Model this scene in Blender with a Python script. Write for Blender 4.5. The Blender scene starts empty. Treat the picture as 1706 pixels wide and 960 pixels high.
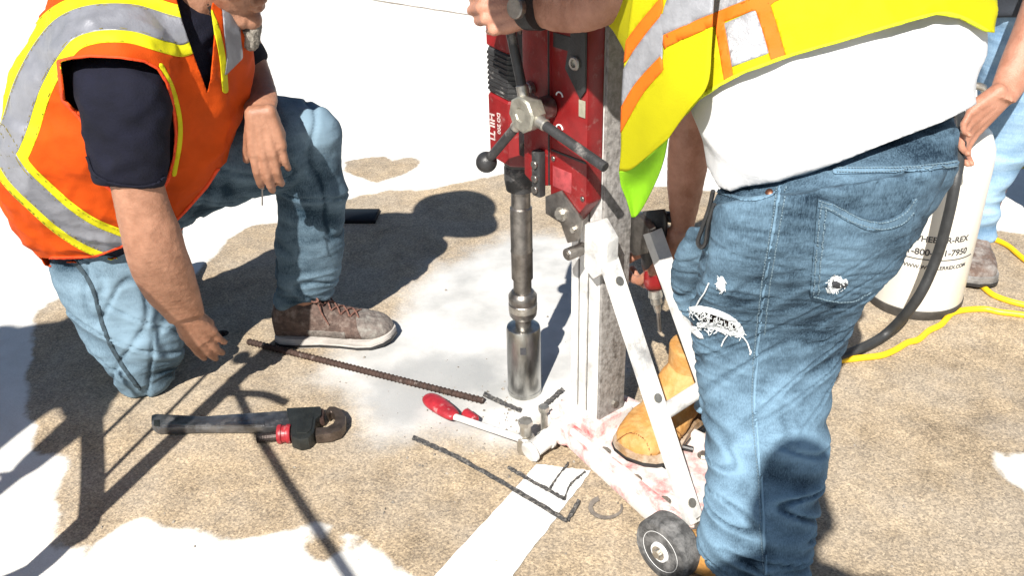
import bpy, bmesh, math, random
import numpy as np
from mathutils import Vector, Matrix, noise

random.seed(7)
SC = bpy.context.scene
COL = SC.collection

# ------------------------------------------------------------------ camera
CAM_H, PITCH, ROLL, FPX = 1.3, math.radians(29), math.radians(-1.5), 1600.0
cam = bpy.data.cameras.new('camera')
cam.sensor_width = 36.0
cam.lens = 36.0 * FPX / 1706.0
cam.clip_start = 0.02
cam.clip_end = 500
cam_o = bpy.data.objects.new('camera', cam)
COL.objects.link(cam_o)
CM = Matrix.Rotation(math.pi / 2 - PITCH, 3, 'X') @ Matrix.Rotation(ROLL, 3, 'Z')
cam_o.matrix_world = Matrix.Translation((0, 0, CAM_H)) @ CM.to_4x4()
SC.camera = cam_o

# ------------------------------------------------------------------ light
SUN_AZ, SUN_EL = math.radians(17), math.radians(44)          # the light travels towards +Y, a little to +X
sun_dir = Vector((math.sin(SUN_AZ) * math.cos(SUN_EL), math.cos(SUN_AZ) * math.cos(SUN_EL), -math.sin(SUN_EL)))
world = bpy.data.worlds.new('World')
SC.world = world
world.use_nodes = True
wn = world.node_tree
sky = wn.nodes.new('ShaderNodeTexSky')
sky.sky_type = 'NISHITA'
sky.sun_disc = False
sky.sun_elevation = SUN_EL
sky.sun_rotation = math.pi + SUN_AZ
sky.dust_density = 0.6
bg = wn.nodes['Background']
bg.inputs['Strength'].default_value = 0.05
wn.links.new(sky.outputs[0], bg.inputs[0])
sl = bpy.data.lights.new('sun', 'SUN')
sl.energy = 5.0
sl.angle = math.radians(0.55)
sl.color = (1.0, 0.955, 0.885)
so = bpy.data.objects.new('sun', sl)
COL.objects.link(so)
so.rotation_euler = sun_dir.to_track_quat('-Z', 'Y').to_euler()
so.location = (-2, -6, 8)
SC.view_settings.view_transform = 'Standard'
SC.view_settings.look = 'None'
SC.view_settings.gamma = 1
SC.view_settings.exposure = 0.92
SC.cycles.max_bounces = 8

# ------------------------------------------------------------------ measuring helpers
CMn = np.array(CM)
ON = np.array([0, 0, CAM_H])
def ray(x, y):
    return CM @ Vector(((x - 853) / FPX, -(y - 480) / FPX, -1.0))
def P(x, y, Y):
    r = ray(x, y); return Vector((0, 0, CAM_H)) + r * (Y / r.y)
def G(x, y, z=0.0):
    r = ray(x, y); return Vector((0, 0, CAM_H)) + r * ((z - CAM_H) / r.z)
def project(V):
    q = (np.asarray(V) - ON) @ CMn
    return np.stack([853 + FPX * q[:, 0] / -q[:, 2], 480 - FPX * q[:, 1] / -q[:, 2]], 1)

# ------------------------------------------------------------------ materials
def nd(nt, t, **kw):
    n = nt.nodes.new(t)
    for k, v in kw.items():
        if k in n.inputs: n.inputs[k].default_value = v
        else: setattr(n, k, v)
    return n
MATS = {}
def mat(name, color, rough=.6, metal=0.0, var=.25, vscale=18.0, bump=.0, bscale=120.0, color2=None, dust=None, dust_amt=0.0, dust_scale=9.0,
        spec=.5, trans=0.0, sss=0.0, coat=0.0, stretch=None, detail=6.0):
    m = bpy.data.materials.new(name); m.use_nodes = True
    nt = m.node_tree; b = nt.nodes['Principled BSDF']
    L = nt.links.new
    geo = nt.nodes.new('ShaderNodeTexCoord')
    vec = geo.outputs['Object']
    if stretch:
        mp = nd(nt, 'ShaderNodeMapping'); mp.inputs['Scale'].default_value = stretch
        L(vec, mp.inputs[0]); vec = mp.outputs[0]
    n1 = nd(nt, 'ShaderNodeTexNoise', Scale=vscale, Detail=detail, Roughness=.62)
    L(vec, n1.inputs['Vector'])
    r1 = nd(nt, 'ShaderNodeValToRGB')
    c = Vector(color)
    c2 = Vector(color2) if color2 else c * (1 + var)
    c1 = c if color2 else c * (1 - var)
    r1.color_ramp.elements[0].position = .33; r1.color_ramp.elements[1].position = .67
    r1.color_ramp.elements[0].color = (*c1, 1); r1.color_ramp.elements[1].color = (*c2, 1)
    L(n1.outputs['Fac'], r1.inputs[0])
    out = r1.outputs[0]
    if dust:
        n2 = nd(nt, 'ShaderNodeTexNoise', Scale=dust_scale, Detail=9.0, Roughness=.7)
        L(geo.outputs['Object'], n2.inputs['Vector'])
        r2 = nd(nt, 'ShaderNodeValToRGB')
        r2.color_ramp.elements[0].position = max(0.02, .62 - dust_amt * .5); r2.color_ramp.elements[1].position = min(.98, .80 - dust_amt * .42)
        L(n2.outputs['Fac'], r2.inputs[0])
        mx = nd(nt, 'ShaderNodeMix', data_type='RGBA')
        L(r2.outputs[0], mx.inputs['Factor']); L(out, mx.inputs[6]); mx.inputs[7].default_value = (*dust, 1)
        out = mx.outputs[2]
        mr = nd(nt, 'ShaderNodeMapRange'); mr.inputs['To Min'].default_value = rough; mr.inputs['To Max'].default_value = .85
        L(r2.outputs[0], mr.inputs[0]); L(mr.outputs[0], b.inputs['Roughness'])
        if metal:
            mm = nd(nt, 'ShaderNodeMapRange'); mm.inputs['To Min'].default_value = metal; mm.inputs['To Max'].default_value = 0
            L(r2.outputs[0], mm.inputs[0]); L(mm.outputs[0], b.inputs['Metallic'])
    else:
        b.inputs['Roughness'].default_value = rough
        b.inputs['Metallic'].default_value = metal
        mr = nd(nt, 'ShaderNodeMapRange'); mr.inputs['To Min'].default_value = max(.03, rough - .1); mr.inputs['To Max'].default_value = min(1, rough + .12)
        L(n1.outputs['Fac'], mr.inputs[0]); L(mr.outputs[0], b.inputs['Roughness'])
    L(out, b.inputs['Base Color'])
    b.inputs['Specular IOR Level'].default_value = spec
    if sss:
        b.inputs['Subsurface Weight'].default_value = sss
        b.inputs['Subsurface Radius'].default_value = (.012, .005, .003)
        b.inputs['Subsurface Scale'].default_value = 1.0
    if coat: b.inputs['Coat Weight'].default_value = coat
    if bump:
        n3 = nd(nt, 'ShaderNodeTexNoise', Scale=bscale, Detail=5.0, Roughness=.6)
        L(vec, n3.inputs['Vector'])
        bp = nd(nt, 'ShaderNodeBump', Strength=bump, Distance=.004)
        L(n3.outputs['Fac'], bp.inputs['Height']); L(bp.outputs[0], b.inputs['Normal'])
    if trans:
        tr = nd(nt, 'ShaderNodeBsdfTranslucent'); L(out, tr.inputs[0])
        ms = nd(nt, 'ShaderNodeMixShader'); ms.inputs[0].default_value = trans
        L(b.outputs[0], ms.inputs[1]); L(tr.outputs[0], ms.inputs[2])
        L(ms.outputs[0], nt.nodes['Material Output'].inputs[0])
    MATS[name] = m
    return m

def denim(name, dark, light, fade=.5, fscale=5.0):
    m = bpy.data.materials.new(name); m.use_nodes = True
    nt = m.node_tree; b = nt.nodes['Principled BSDF']; L = nt.links.new
    tc = nt.nodes.new('ShaderNodeTexCoord')
    n1 = nd(nt, 'ShaderNodeTexNoise', Scale=fscale, Detail=8.0, Roughness=.66)
    L(tc.outputs['Object'], n1.inputs['Vector'])
    mp = nd(nt, 'ShaderNodeMapping'); mp.inputs['Scale'].default_value = (330, 330, 70)
    L(tc.outputs['Object'], mp.inputs[0])
    n2 = nd(nt, 'ShaderNodeTexNoise', Scale=1.6, Detail=4.0, Roughness=.7)
    L(mp.outputs[0], n2.inputs['Vector'])
    mp3 = nd(nt, 'ShaderNodeMapping'); mp3.inputs['Scale'].default_value = (12, 12, 60)
    L(tc.outputs['Object'], mp3.inputs[0])
    n3 = nd(nt, 'ShaderNodeTexNoise', Scale=1.0, Detail=6.0, Roughness=.6)
    L(mp3.outputs[0], n3.inputs['Vector'])
    a1 = nd(nt, 'ShaderNodeMath', operation='MULTIPLY_ADD'); L(n2.outputs['Fac'], a1.inputs[0]); a1.inputs[1].default_value = .66; L(n1.outputs['Fac'], a1.inputs[2])
    a2 = nd(nt, 'ShaderNodeMath', operation='MULTIPLY_ADD'); L(n3.outputs['Fac'], a2.inputs[0]); a2.inputs[1].default_value = .40; L(a1.outputs[0], a2.inputs[2])
    at = nd(nt, 'ShaderNodeAttribute', attribute_name='wear')
    a3 = nd(nt, 'ShaderNodeMath', operation='MULTIPLY_ADD'); L(at.outputs['Fac'], a3.inputs[0]); a3.inputs[1].default_value = .55; L(a2.outputs[0], a3.inputs[2])
    r = nd(nt, 'ShaderNodeValToRGB')
    r.color_ramp.elements[0].position = 0; r.color_ramp.elements[1].position = 1
    r.color_ramp.elements[0].color = (*dark, 1); r.color_ramp.elements[1].color = (*light, 1)
    a4 = nd(nt, 'ShaderNodeMapRange'); a4.inputs['From Min'].default_value = .84; a4.inputs['From Max'].default_value = 1.62 - fade * .25
    L(a3.outputs[0], a4.inputs[0]); L(a4.outputs[0], r.inputs[0]); L(r.outputs[0], b.inputs['Base Color'])
    b.inputs['Roughness'].default_value = .88
    b.inputs['Specular IOR Level'].default_value = .2
    bp = nd(nt, 'ShaderNodeBump', Strength=.55, Distance=.003); L(n3.outputs['Fac'], bp.inputs['Height'])
    bp2 = nd(nt, 'ShaderNodeBump', Strength=.35, Distance=.0012); L(n2.outputs['Fac'], bp2.inputs['Height']); L(bp.outputs[0], bp2.inputs['Normal'])
    L(bp2.outputs[0], b.inputs['Normal'])
    return m

DUST = (.62, .60, .56)
M_alu = mat('dusty_aluminium', (.56, .56, .55), .42, .55, .18, 30, .25, 160, dust=(.66, .65, .62), dust_amt=.55, dust_scale=14)
M_steel = mat('dark_steel', (.22, .205, .19), .36, .9, .35, 40, .15, 200)
M_bit = mat('bit_steel', (.42, .42, .40), .31, 1.0, .42, 30, .10, 120, stretch=(1, 1, .35))
M_zinc = mat('zinc', (.42, .40, .36), .38, .85, .3, 40, .2, 120)
M_black = mat('black_plastic', (.022, .022, .023), .42, 0, .35, 30, .25, 220)
M_blackd = mat('dusty_black', (.03, .03, .031), .5, 0, .35, 30, .3, 160, dust=(.30, .28, .26), dust_amt=.16, dust_scale=22)
M_rubber = mat('tyre_rubber', (.05, .05, .05), .8, 0, .3, 40, .4, 200, dust=(.20, .195, .19), dust_amt=.34, dust_scale=24)
M_red = mat('red_plastic', (.19, .008, .009), .38, 0, .22, 20, .12, 200, dust=(.26, .13, .12), dust_amt=.10, dust_scale=45)
M_redwhite = mat('dusty_red_casting', (.42, .035, .04), .55, 0, .2, 20, .35, 120, dust=(.64, .60, .57), dust_amt=.64, dust_scale=16)
M_redgrip = mat('red_grip', (.28, .016, .024), .4, 0, .25, 40, .2, 120, dust=(.36, .22, .21), dust_amt=.14, dust_scale=45)
M_white = mat('white_paint', (.75, .75, .74), .5, 0, .06, 20, .1, 120)
M_rust = mat('rusty_rebar', (.05, .028, .021), .75, .2, .4, 60, .5, 300, dust=(.34, .30, .27), dust_amt=.05, dust_scale=40)
M_wrench = mat('wrench_iron', (.17, .17, .175), .33, .85, .4, 30, .3, 110, dust=(.06, .06, .06), dust_amt=.25, dust_scale=26)
M_wrenchhead = mat('wrench_black', (.016, .018, .017), .45, .1, .3, 40, .3, 140)
M_skin = mat('tanned_skin', (.235, .108, .062), .5, 0, .16, 28, .3, 300, sss=.08, color2=(.37, .185, .115))
M_skin2 = mat('tanned_skin_pink', (.29, .125, .075), .48, 0, .16, 28, .35, 280, sss=.08, color2=(.43, .21, .14))
M_beard = mat('hair', (.018, .013, .010), .7, 0, .5, 200, .6, 300)
M_navy = mat('navy_cotton', (.0065, .007, .015), .85, 0, .3, 22, .4, 300, spec=.2)
M_whitecotton = mat('white_cotton', (.53, .53, .535), .9, 0, .04, 20, .2, 250, spec=.2)
M_orange = mat('orange_mesh', (.62, .074, .002), .75, 0, .10, 12, .25, 400, trans=.22, spec=.25)
M_yellow = mat('lime_yellow', (.54, .50, .004), .75, 0, .06, 12, .25, 400, trans=.25, spec=.25)
M_limetape = mat('lime_tape', (.56, .52, .006), .7, 0, .08, 12, .15, 300, spec=.25)
M_orangetape = mat('orange_tape', (.62, .13, .006), .7, 0, .08, 12, .15, 300, spec=.25)
M_silver = mat('silver_tape', (.21, .215, .24), .42, .25, .12, 26, .25, 120)
M_denimS = denim('denim_blue', (.0060, .0165, .030), (.165, .270, .365), .46, 9)
M_denimK = denim('denim_pale', (.009, .025, .042), (.165, .245, .31), .42, 6)
M_denimT = denim('denim_light', (.09, .19, .33), (.33, .48, .62), .6, 6)
M_thread = mat('seam_thread', (.13, .19, .23), .9, 0, .3, 150, .4, 300)
M_fray = mat('frayed_cotton', (.74, .76, .76), .95, 0, .08, 150, .5, 300)
M_tan = mat('tan_leather', (.42, .20, .048), .78, 0, .12, 30, .5, 140, dust=(.50, .32, .135), dust_amt=.34, dust_scale=16)
M_tansole = mat('tan_sole', (.22, .13, .06), .85, 0, .3, 40, .4, 90, dust=(.55, .48, .40), dust_amt=.35)
M_sole = mat('shoe_sole', (.40, .37, .34), .8, 0, .12, 40, .4, 90)
M_shoe = mat('brown_suede', (.085, .055, .044), .9, 0, .4, 70, .6, 150, dust=(.20, .155, .13), dust_amt=.25, dust_scale=50)
M_shoegrey = mat('grey_mesh', (.15, .125, .11), .85, 0, .4, 80, .6, 200, dust=(.24, .225, .20), dust_amt=.3, dust_scale=50)
M_lace = mat('brown_lace', (.16, .075, .055), .9, 0, .4, 200, .5, 300)
M_boot3 = mat('brown_work_boot', (.105, .070, .055), .85, 0, .35, 40, .6, 120, dust=(.26, .235, .215), dust_amt=.36, dust_scale=26)
M_tank = mat('cream_tank', (.66, .63, .56), .35, 0, .05, 10, .06, 60)
M_ink = mat('black_ink', (.04, .04, .045), .7, 0, .3, 200)
M_hose = mat('black_hose', (.028, .029, .030), .5, 0, .25, 30, .2, 200)
M_cord = mat('yellow_cord', (.80, .50, .01), .45, 0, .1, 30, .1, 200)
M_phone = mat('phone_case', (.010, .010, .012), .6, 0, .3, 30, spec=.15)
M_glass = mat('phone_glass', (.004, .004, .005), .3, 0, .3, 5, spec=.12)
M_caulk = mat('black_tar', (.045, .044, .044), .85, 0, .6, 160, .8, 200, dust=(.26, .24, .21), dust_amt=.24, dust_scale=120)
M_grey = mat('grey_cloth', (.10, .10, .10), .85, 0, .3, 20, .3, 200)
M_yelpaint = mat('yellow_paint', (.75, .52, .05), .6, 0, .1, 20)

# ------------------------------------------------------------------ mesh building
class MB:
    def __init__(s): s.v = []; s.f = []
    def add(s, v, f):
        o = len(s.v); s.v += [tuple(p) for p in v]; s.f += [tuple(i + o for i in q) for q in f]; return s
    def box(s, c, X, Y, Z, bev=0.0, seg=2):
        """c centre, X Y Z half-extent vectors"""
        c, X, Y, Z = Vector(c), Vector(X), Vector(Y), Vector(Z)
        bm = bmesh.new()
        bmesh.ops.create_cube(bm, size=2)
        for q in bm.verts: q.co = c + X * q.co.x + Y * q.co.y + Z * q.co.z
        bmesh.ops.recalc_face_normals(bm, faces=bm.faces)
        if bev: bmesh.ops.bevel(bm, geom=list(bm.edges), offset=bev, segments=seg, affect='EDGES', profile=.6)
        bm.verts.index_update()
        s.add([q.co.copy() for q in bm.verts], [[q.index for q in f.verts] for f in bm.faces]); bm.free(); return s
    def rings(s, rings, cap=True, closed=False):
        n = len(rings[0]); v = [p for r in rings for p in r]; f = []
        k = len(rings)
        for i in range(k - (0 if closed else 1)):
            a, b = i * n, ((i + 1) % k) * n
            for j in range(n):
                f.append((a + j, a + (j + 1) % n, b + (j + 1) % n, b + j))
        if cap and not closed:
            f.append(tuple(range(n))[::-1]); f.append(tuple((k - 1) * n + j for j in range(n)))
        return s.add(v, f)
    def lathe(s, p0, p1, prof, n=28):
        """prof: (t, r) along p0 -> p1"""
        p0, p1 = Vector(p0), Vector(p1); a = (p1 - p0).normalized()
        e = a.orthogonal().normalized(); g = a.cross(e)
        R = []
        for t, r in prof:
            c = p0.lerp(p1, t)
            R.append([c + (e * math.cos(2 * math.pi * j / n) + g * math.sin(2 * math.pi * j / n)) * r for j in range(n)])
        return s.rings(R)
    def cyl(s, p0, p1, r0, r1=None, n=20, ch=0.0):
        r1 = r0 if r1 is None else r1
        L = (Vector(p1) - Vector(p0)).length
        if ch: return s.lathe(p0, p1, [(0, r0 - ch), (ch / L, r0), (1 - ch / L, r1), (1, r1 - ch)], n)
        return s.lathe(p0, p1, [(0, r0), (1, r1)], n)
    def ball(s, c, r, n=16):
        c = Vector(c)
        return s.lathe(c - Vector((0, 0, r)), c + Vector((0, 0, r)), [((1 - math.cos(math.pi * i / n)) / 2, max(1e-4, r * math.sin(math.pi * i / n))) for i in range(n + 1)], 2 * n)
    def tube(s, pts, r, n=10, sub=6, cap=True):
        pts = [Vector(p) for p in pts]
        rr = r if isinstance(r, (list, tuple)) else [r] * len(pts)
        if sub > 1: pts, rr = crom(pts, sub), [q[0] for q in crom([Vector((x, 0, 0)) for x in rr], sub)]
        R = []; t0 = (pts[1] - pts[0]).normalized(); e = t0.orthogonal().normalized()
        for i, p in enumerate(pts):
            t = (pts[min(i + 1, len(pts) - 1)] - pts[max(i - 1, 0)]).normalized()
            e = (e - t * e.dot(t)).normalized(); g = t.cross(e)
            R.append([p + (e * math.cos(2 * math.pi * j / n) + g * math.sin(2 * math.pi * j / n)) * rr[i] for j in range(n)])
        return s.rings(R, cap)
    def prism(s, poly, d, bev=0.0):
        """poly: list of 3D points (planar), extruded by vector d"""
        d = Vector(d); bm = bmesh.new()
        vs = [bm.verts.new(Vector(p)) for p in poly]
        f = bm.faces.new(vs)
        r = bmesh.ops.extrude_face_region(bm, geom=[f])
        for q in r['geom']:
            if isinstance(q, bmesh.types.BMVert): q.co += d
        bmesh.ops.recalc_face_normals(bm, faces=bm.faces)
        if bev:
            ed = [e for e in bm.edges if e.calc_face_angle(0) > .4]
            bmesh.ops.bevel(bm, geom=ed, offset=bev, segments=2, affect='EDGES', profile=.6)
        bmesh.ops.triangulate(bm, faces=[f for f in bm.faces if len(f.verts) > 4])
        bm.verts.index_update()
        s.add([q.co.copy() for q in bm.verts], [[q.index for q in f.verts] for f in bm.faces]); bm.free(); return s
    def mesh(s, name):
        me = bpy.data.meshes.new(name); me.from_pydata(s.v, [], s.f); me.update(); return me
    def build(s, name, m, parent=None, smooth=35):
        return obj(name, s.mesh(name), m, parent, smooth)

def crom(p, sub):
    out = []
    n = len(p)
    for i in range(n - 1):
        a, b, c, d = p[max(i - 1, 0)], p[i], p[i + 1], p[min(i + 2, n - 1)]
        if i == 0: a = b * 2 - c
        if i == n - 2: d = c * 2 - b
        for k in range(sub):
            t = k / sub
            out.append(.5 * ((2 * b) + (c - a) * t + (2 * a - 5 * b + 4 * c - d) * t * t + (3 * b - a - 3 * c + d) * t ** 3))
    out.append(p[-1].copy())
    return out

def wmat(o):
    b = o.matrix_basis.copy()
    return (wmat(o.parent) @ o.matrix_parent_inverse @ b) if o.parent else b
def obj(name, me, m=None, parent=None, smooth=35):
    o = bpy.data.objects.new(name, me); COL.objects.link(o)
    if m: me.materials.append(m)
    bm = bmesh.new(); bm.from_mesh(me); bmesh.ops.recalc_face_normals(bm, faces=bm.faces)
    if smooth:
        for f in bm.faces: f.smooth = True
        a = math.radians(smooth)
        for e in bm.edges:
            if len(e.link_faces) == 2 and e.calc_face_angle(0) > a: e.smooth = False
    bm.to_mesh(me); bm.free()
    if parent is not None:
        o.parent = parent
        o.matrix_parent_inverse = wmat(parent).inverted()
    return o
def tag(o, label, cat, group=None):
    o['label'] = label; o['category'] = cat
    if group: o['group'] = group
    return o
def thing(name, loc, label, cat, group=None):
    o = bpy.data.objects.new(name, None); COL.objects.link(o); o.location = loc; o.empty_display_size = .1
    return tag(o, label, cat, group)
def struct(o): o['kind'] = 'structure'; return o

# ------------------------------------------------------------------ organic surfaces
def capsule(mb, p0, r0, p1, r1, n=14, k=5):
    p0, p1 = Vector(p0), Vector(p1); d = p1 - p0; L = max(d.length, 1e-5)
    prof = [(-r0 * math.cos(math.pi / 2 * i / k) / L, max(1e-4, r0 * math.sin(math.pi / 2 * i / k))) for i in range(k)]
    prof += [(0, r0), (1, r1)]
    prof += [(1 + r1 * math.sin(math.pi / 2 * i / k) / L, max(1e-4, r1 * math.cos(math.pi / 2 * i / k))) for i in range(1, k + 1)]
    q = p0; e = d.normalized()
    a = e.orthogonal().normalized(); g = e.cross(a); R = []
    for t, r in prof:
        c = p0 + d * t
        R.append([c + (a * math.cos(2 * math.pi * j / n) + g * math.sin(2 * math.pi * j / n)) * r for j in range(n)])
    mb.rings(R)
def chain(mb, pts):
    """pts: (point, radius) ..."""
    for (a, ra), (b, rb) in zip(pts, pts[1:]): capsule(mb, a, ra, b, rb)
def ellipsoid(mb, c, X, Y, Z, n=14):
    c, X, Y, Z = Vector(c), Vector(X), Vector(Y), Vector(Z); R = []
    for i in range(n + 1):
        a = math.pi * i / n
        R.append([c - Z * math.cos(a) + (X * math.cos(2 * math.pi * j / 20) + Y * math.sin(2 * math.pi * j / 20)) * max(math.sin(a), 1e-3) for j in range(20)])
    mb.rings(R)
def sec(xl, yl, xr, yr, Y, ratio=1.0, dY=0.0):
    A, B = P(xl, yl, Y - dY / 2), P(xr, yr, Y + dY / 2)
    c = (A + B) / 2; w = (B - A) / 2
    v = (c - Vector((0, 0, CAM_H))).normalized()
    nv = (v - w * (v.dot(w) / w.length_squared)).normalized() * w.length * ratio
    return c, w, nv
def loft(mb, secs, n=32, sub=5, ex=2.0, grow=0.0):
    C = crom([s[0] for s in secs], sub); W = crom([s[1] for s in secs], sub); N = crom([s[2] for s in secs], sub)
    R = []
    for c, w, nv in zip(C, W, N):
        w = w + w.normalized() * grow; nv = nv + nv.normalized() * grow
        r = []
        for j in range(n):
            a = 2 * math.pi * j / n; ca, sa = math.cos(a), math.sin(a)
            r.append(c + w * (math.copysign(abs(ca) ** (2 / ex), ca)) + nv * (math.copysign(abs(sa) ** (2 / ex), sa)))
        R.append(r)
    mb.rings(R)
def organic(mb, voxel=.006, smooth=3, name='tmp'):
    me = mb.mesh(name)
    bm = bmesh.new(); bm.from_mesh(me); bmesh.ops.recalc_face_normals(bm, faces=bm.faces); bm.to_mesh(me); bm.free()
    o = bpy.data.objects.new(name, me); COL.objects.link(o)
    r = o.modifiers.new('r', 'REMESH'); r.mode = 'VOXEL'; r.voxel_size = voxel; r.use_smooth_shade = True
    if smooth:
        s = o.modifiers.new('s', 'SMOOTH'); s.factor = .5; s.iterations = smooth
    dg = bpy.context.evaluated_depsgraph_get()
    ev = o.evaluated_get(dg)
    out = bpy.data.meshes.new_from_object(ev)
    bpy.data.objects.remove(o); bpy.data.meshes.remove(me)
    out.materials.clear()
    return out
def mesh_np(me):
    n = len(me.vertices)
    V = np.empty(n * 3); me.vertices.foreach_get('co', V); V = V.reshape(-1, 3)
    N = np.empty(n * 3); me.vertices.foreach_get('normal', N); N = N.reshape(-1, 3)
    me.calc_loop_triangles()
    T = np.empty(len(me.loop_triangles) * 3, int); me.loop_triangles.foreach_get('vertices', T)
    return V, N, T.reshape(-1, 3)
def displace(me, fn):
    """fn(co, normal) -> offset along the normal"""
    V, N, T = mesh_np(me)
    d = np.array([fn(Vector(v), Vector(nn)) for v, nn in zip(V, N)])
    V = V + N * d[:, None]
    me.vertices.foreach_set('co', V.ravel()); me.update()
    return d
def wear_attr(me, vals):
    a = me.attributes.new('wear', 'FLOAT', 'POINT'); a.data.foreach_set('value', np.asarray(vals, np.float32))
def np_mesh(name, V, T):
    me = bpy.data.meshes.new(name)
    used = np.unique(T); mp = -np.ones(len(V), int); mp[used] = np.arange(len(used))
    me.from_pydata(V[used].tolist(), [], mp[T].tolist()); me.update()
    return me, used
def cut(V, N, T, f):
    """split triangles along f = 0; returns V N T f"""
    V, N, f = list(map(tuple, V)), list(map(tuple, N)), list(map(float, f))
    s = np.asarray(f) < 0
    m = s[T].sum(1)
    keep = [tuple(t) for t in T[(m == 0) | (m == 3)]]
    cache = {}
    def mid(a, b):
        k = (a, b) if a < b else (b, a)
        if k in cache: return cache[k]
        t = f[a] / (f[a] - f[b]) if f[a] != f[b] else .5
        t = min(max(t, .001), .999)
        V.append(tuple(V[a][i] + (V[b][i] - V[a][i]) * t for i in range(3)))
        N.append(tuple(N[a][i] + (N[b][i] - N[a][i]) * t for i in range(3)))
        f.append(0.0); cache[k] = len(V) - 1
        return cache[k]
    side = {}
    newt = []; sg = []
    for t in T[(m == 1) | (m == 2)]:
        t = [int(x) for x in t]
        neg = [f[x] < 0 for x in t]
        odd = neg.index(True) if sum(neg) == 1 else neg.index(False)
        a, b, c = t[odd], t[(odd + 1) % 3], t[(odd + 2) % 3]
        p, q = mid(a, b), mid(a, c)
        newt += [(a, p, q), (p, b, c), (p, c, q)]
        so_ = neg[odd]; sg += [so_, not so_, not so_]
    base_sg = [bool(s[t[0]]) for t in keep]
    return np.array(V), np.array(N), np.array(keep + newt), np.array(base_sg + sg)
def sdf_poly(p, poly):
    poly = np.asarray(poly, float); d = np.full(len(p), 1e9); ins = np.zeros(len(p), bool)
    for a, b in zip(poly, np.roll(poly, -1, 0)):
        e = b - a; w = p - a
        t = np.clip((w @ e) / (e @ e + 1e-9), 0, 1)
        d = np.minimum(d, np.hypot(*(w - t[:, None] * e).T))
        c = ((a[1] > p[:, 1]) != (b[1] > p[:, 1])) & (p[:, 0] < (b[0] - a[0]) * (p[:, 1] - a[1]) / (b[1] - a[1] + 1e-12) + a[0])
        ins ^= c
    return np.where(ins, -d, d)
def dist_line(p, line):
    line = np.asarray([tuple(q) for q in crom([Vector((*q, 0)) for q in line], 5)], float)[:, :2]
    d = np.full(len(p), 1e9)
    for a, b in zip(line, line[1:]):
        e = b - a; w = p - a
        t = np.clip((w @ e) / (e @ e + 1e-9), 0, 1)
        d = np.minimum(d, np.hypot(*(w - t[:, None] * e).T))
    return d
def facing(V, N):
    v = ON - V; return (v * N).sum(1) / np.linalg.norm(v, axis=1)
class Shell:
    """a surface that can be cut along lines measured in the photograph and laid on itself as sewn pieces"""
    def __init__(s, V, N, T): s.V, s.N, s.T = V, N, T
    @classmethod
    def of(c, me): return c(*mesh_np(me))
    def split(s, fn, front=True):
        uv = project(s.V); f = fn(uv)
        if front: f = np.where(facing(s.V, s.N) > -.15, f, np.abs(f) + 5)
        V, N, T, sg = cut(s.V, s.N, s.T, f)
        return Shell(V, N, T[sg]), Shell(V, N, T[~sg])
    def build(s, name, m, parent, off=0.0, thick=0.0, wear=None, smooth=0):
        nn = s.N / (np.linalg.norm(s.N, axis=1)[:, None] + 1e-9)
        me, used = np_mesh(name, s.V + nn * off, s.T)
        for p in me.polygons: p.use_smooth = True
        o = bpy.data.objects.new(name, me); COL.objects.link(o); me.materials.append(m)
        if thick:
            md = o.modifiers.new('solid', 'SOLIDIFY'); md.thickness = thick; md.offset = -1
        if parent is not None:
            o.parent = parent
            o.matrix_parent_inverse = wmat(parent).inverted()
        return o
def poly_f(poly): return lambda uv: sdf_poly(uv, poly)
def line_f(line, hw): return lambda uv: dist_line(uv, line) - hw
def text_mesh(txt, size, depth=.0006, bold=False):
    c = bpy.data.curves.new('t', 'FONT'); c.body = txt; c.size = size; c.extrude = depth; c.align_x = 'CENTER'; c.align_y = 'CENTER'
    if bold: c.offset = size * .02
    o = bpy.data.objects.new('t', c); COL.objects.link(o)
    me = bpy.data.meshes.new_from_object(o.evaluated_get(bpy.context.evaluated_depsgraph_get()))
    bpy.data.objects.remove(o); bpy.data.curves.remove(c); me.materials.clear()
    return me

# ================================================================== the ground
def gpoly(px): return np.array([tuple(G(x, y))[:2] for x, y in px])
DAMP = gpoly([(52, 559), (48, 613), (42, 647), (48, 688), (54, 734), (62, 752), (105, 765), (108, 790), (95, 820), (97, 850), (88, 880), (92, 910), (140, 930),
              (170, 905), (200, 880), (232, 865), (290, 885), (350, 900), (430, 897), (500, 886), (530, 878), (560, 885), (600, 893), (640, 930), (700, 975),
              (720, 1100), (2200, 1100), (2200, 400), (1706, 392), (1640, 380), (1560, 370), (1400, 340), (1200, 320), (1000, 300), (900, 290), (840, 287),
              (800, 297), (760, 305), (700, 318), (685, 311), (650, 318), (600, 325), (570, 335), (530, 352), (480, 366), (420, 374), (380, 400), (330, 450),
              (300, 480), (200, 480), (120, 490), (70, 512)])
DAMP2 = gpoly([(568, 270), (600, 262), (640, 260), (655, 267), (680, 260), (705, 268), (695, 280), (670, 290), (650, 300), (625, 306), (600, 300), (580, 290)])
DAMP3 = gpoly([(505, 905), (535, 885), (570, 893), (575, 920), (550, 940), (515, 930)])
WEDGE = gpoly([(1640, 746), (1706, 762), (1790, 780), (1790, 880), (1706, 818), (1680, 788)])
SLUR = gpoly([(500, 640), (560, 575), (650, 520), (690, 450), (750, 425), (830, 385), (930, 380), (1010, 420), (1060, 520), (1050, 640), (960, 700), (900, 735), (870, 760),
              (760, 752), (690, 745), (640, 752), (590, 735), (580, 680)])
SLUR2 = gpoly([(590, 660), (640, 610), (740, 585), (810, 590), (838, 620), (825, 662), (770, 665), (720, 690), (650, 720), (600, 705)])
HOLE = G(370, 556); HR = .017
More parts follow.
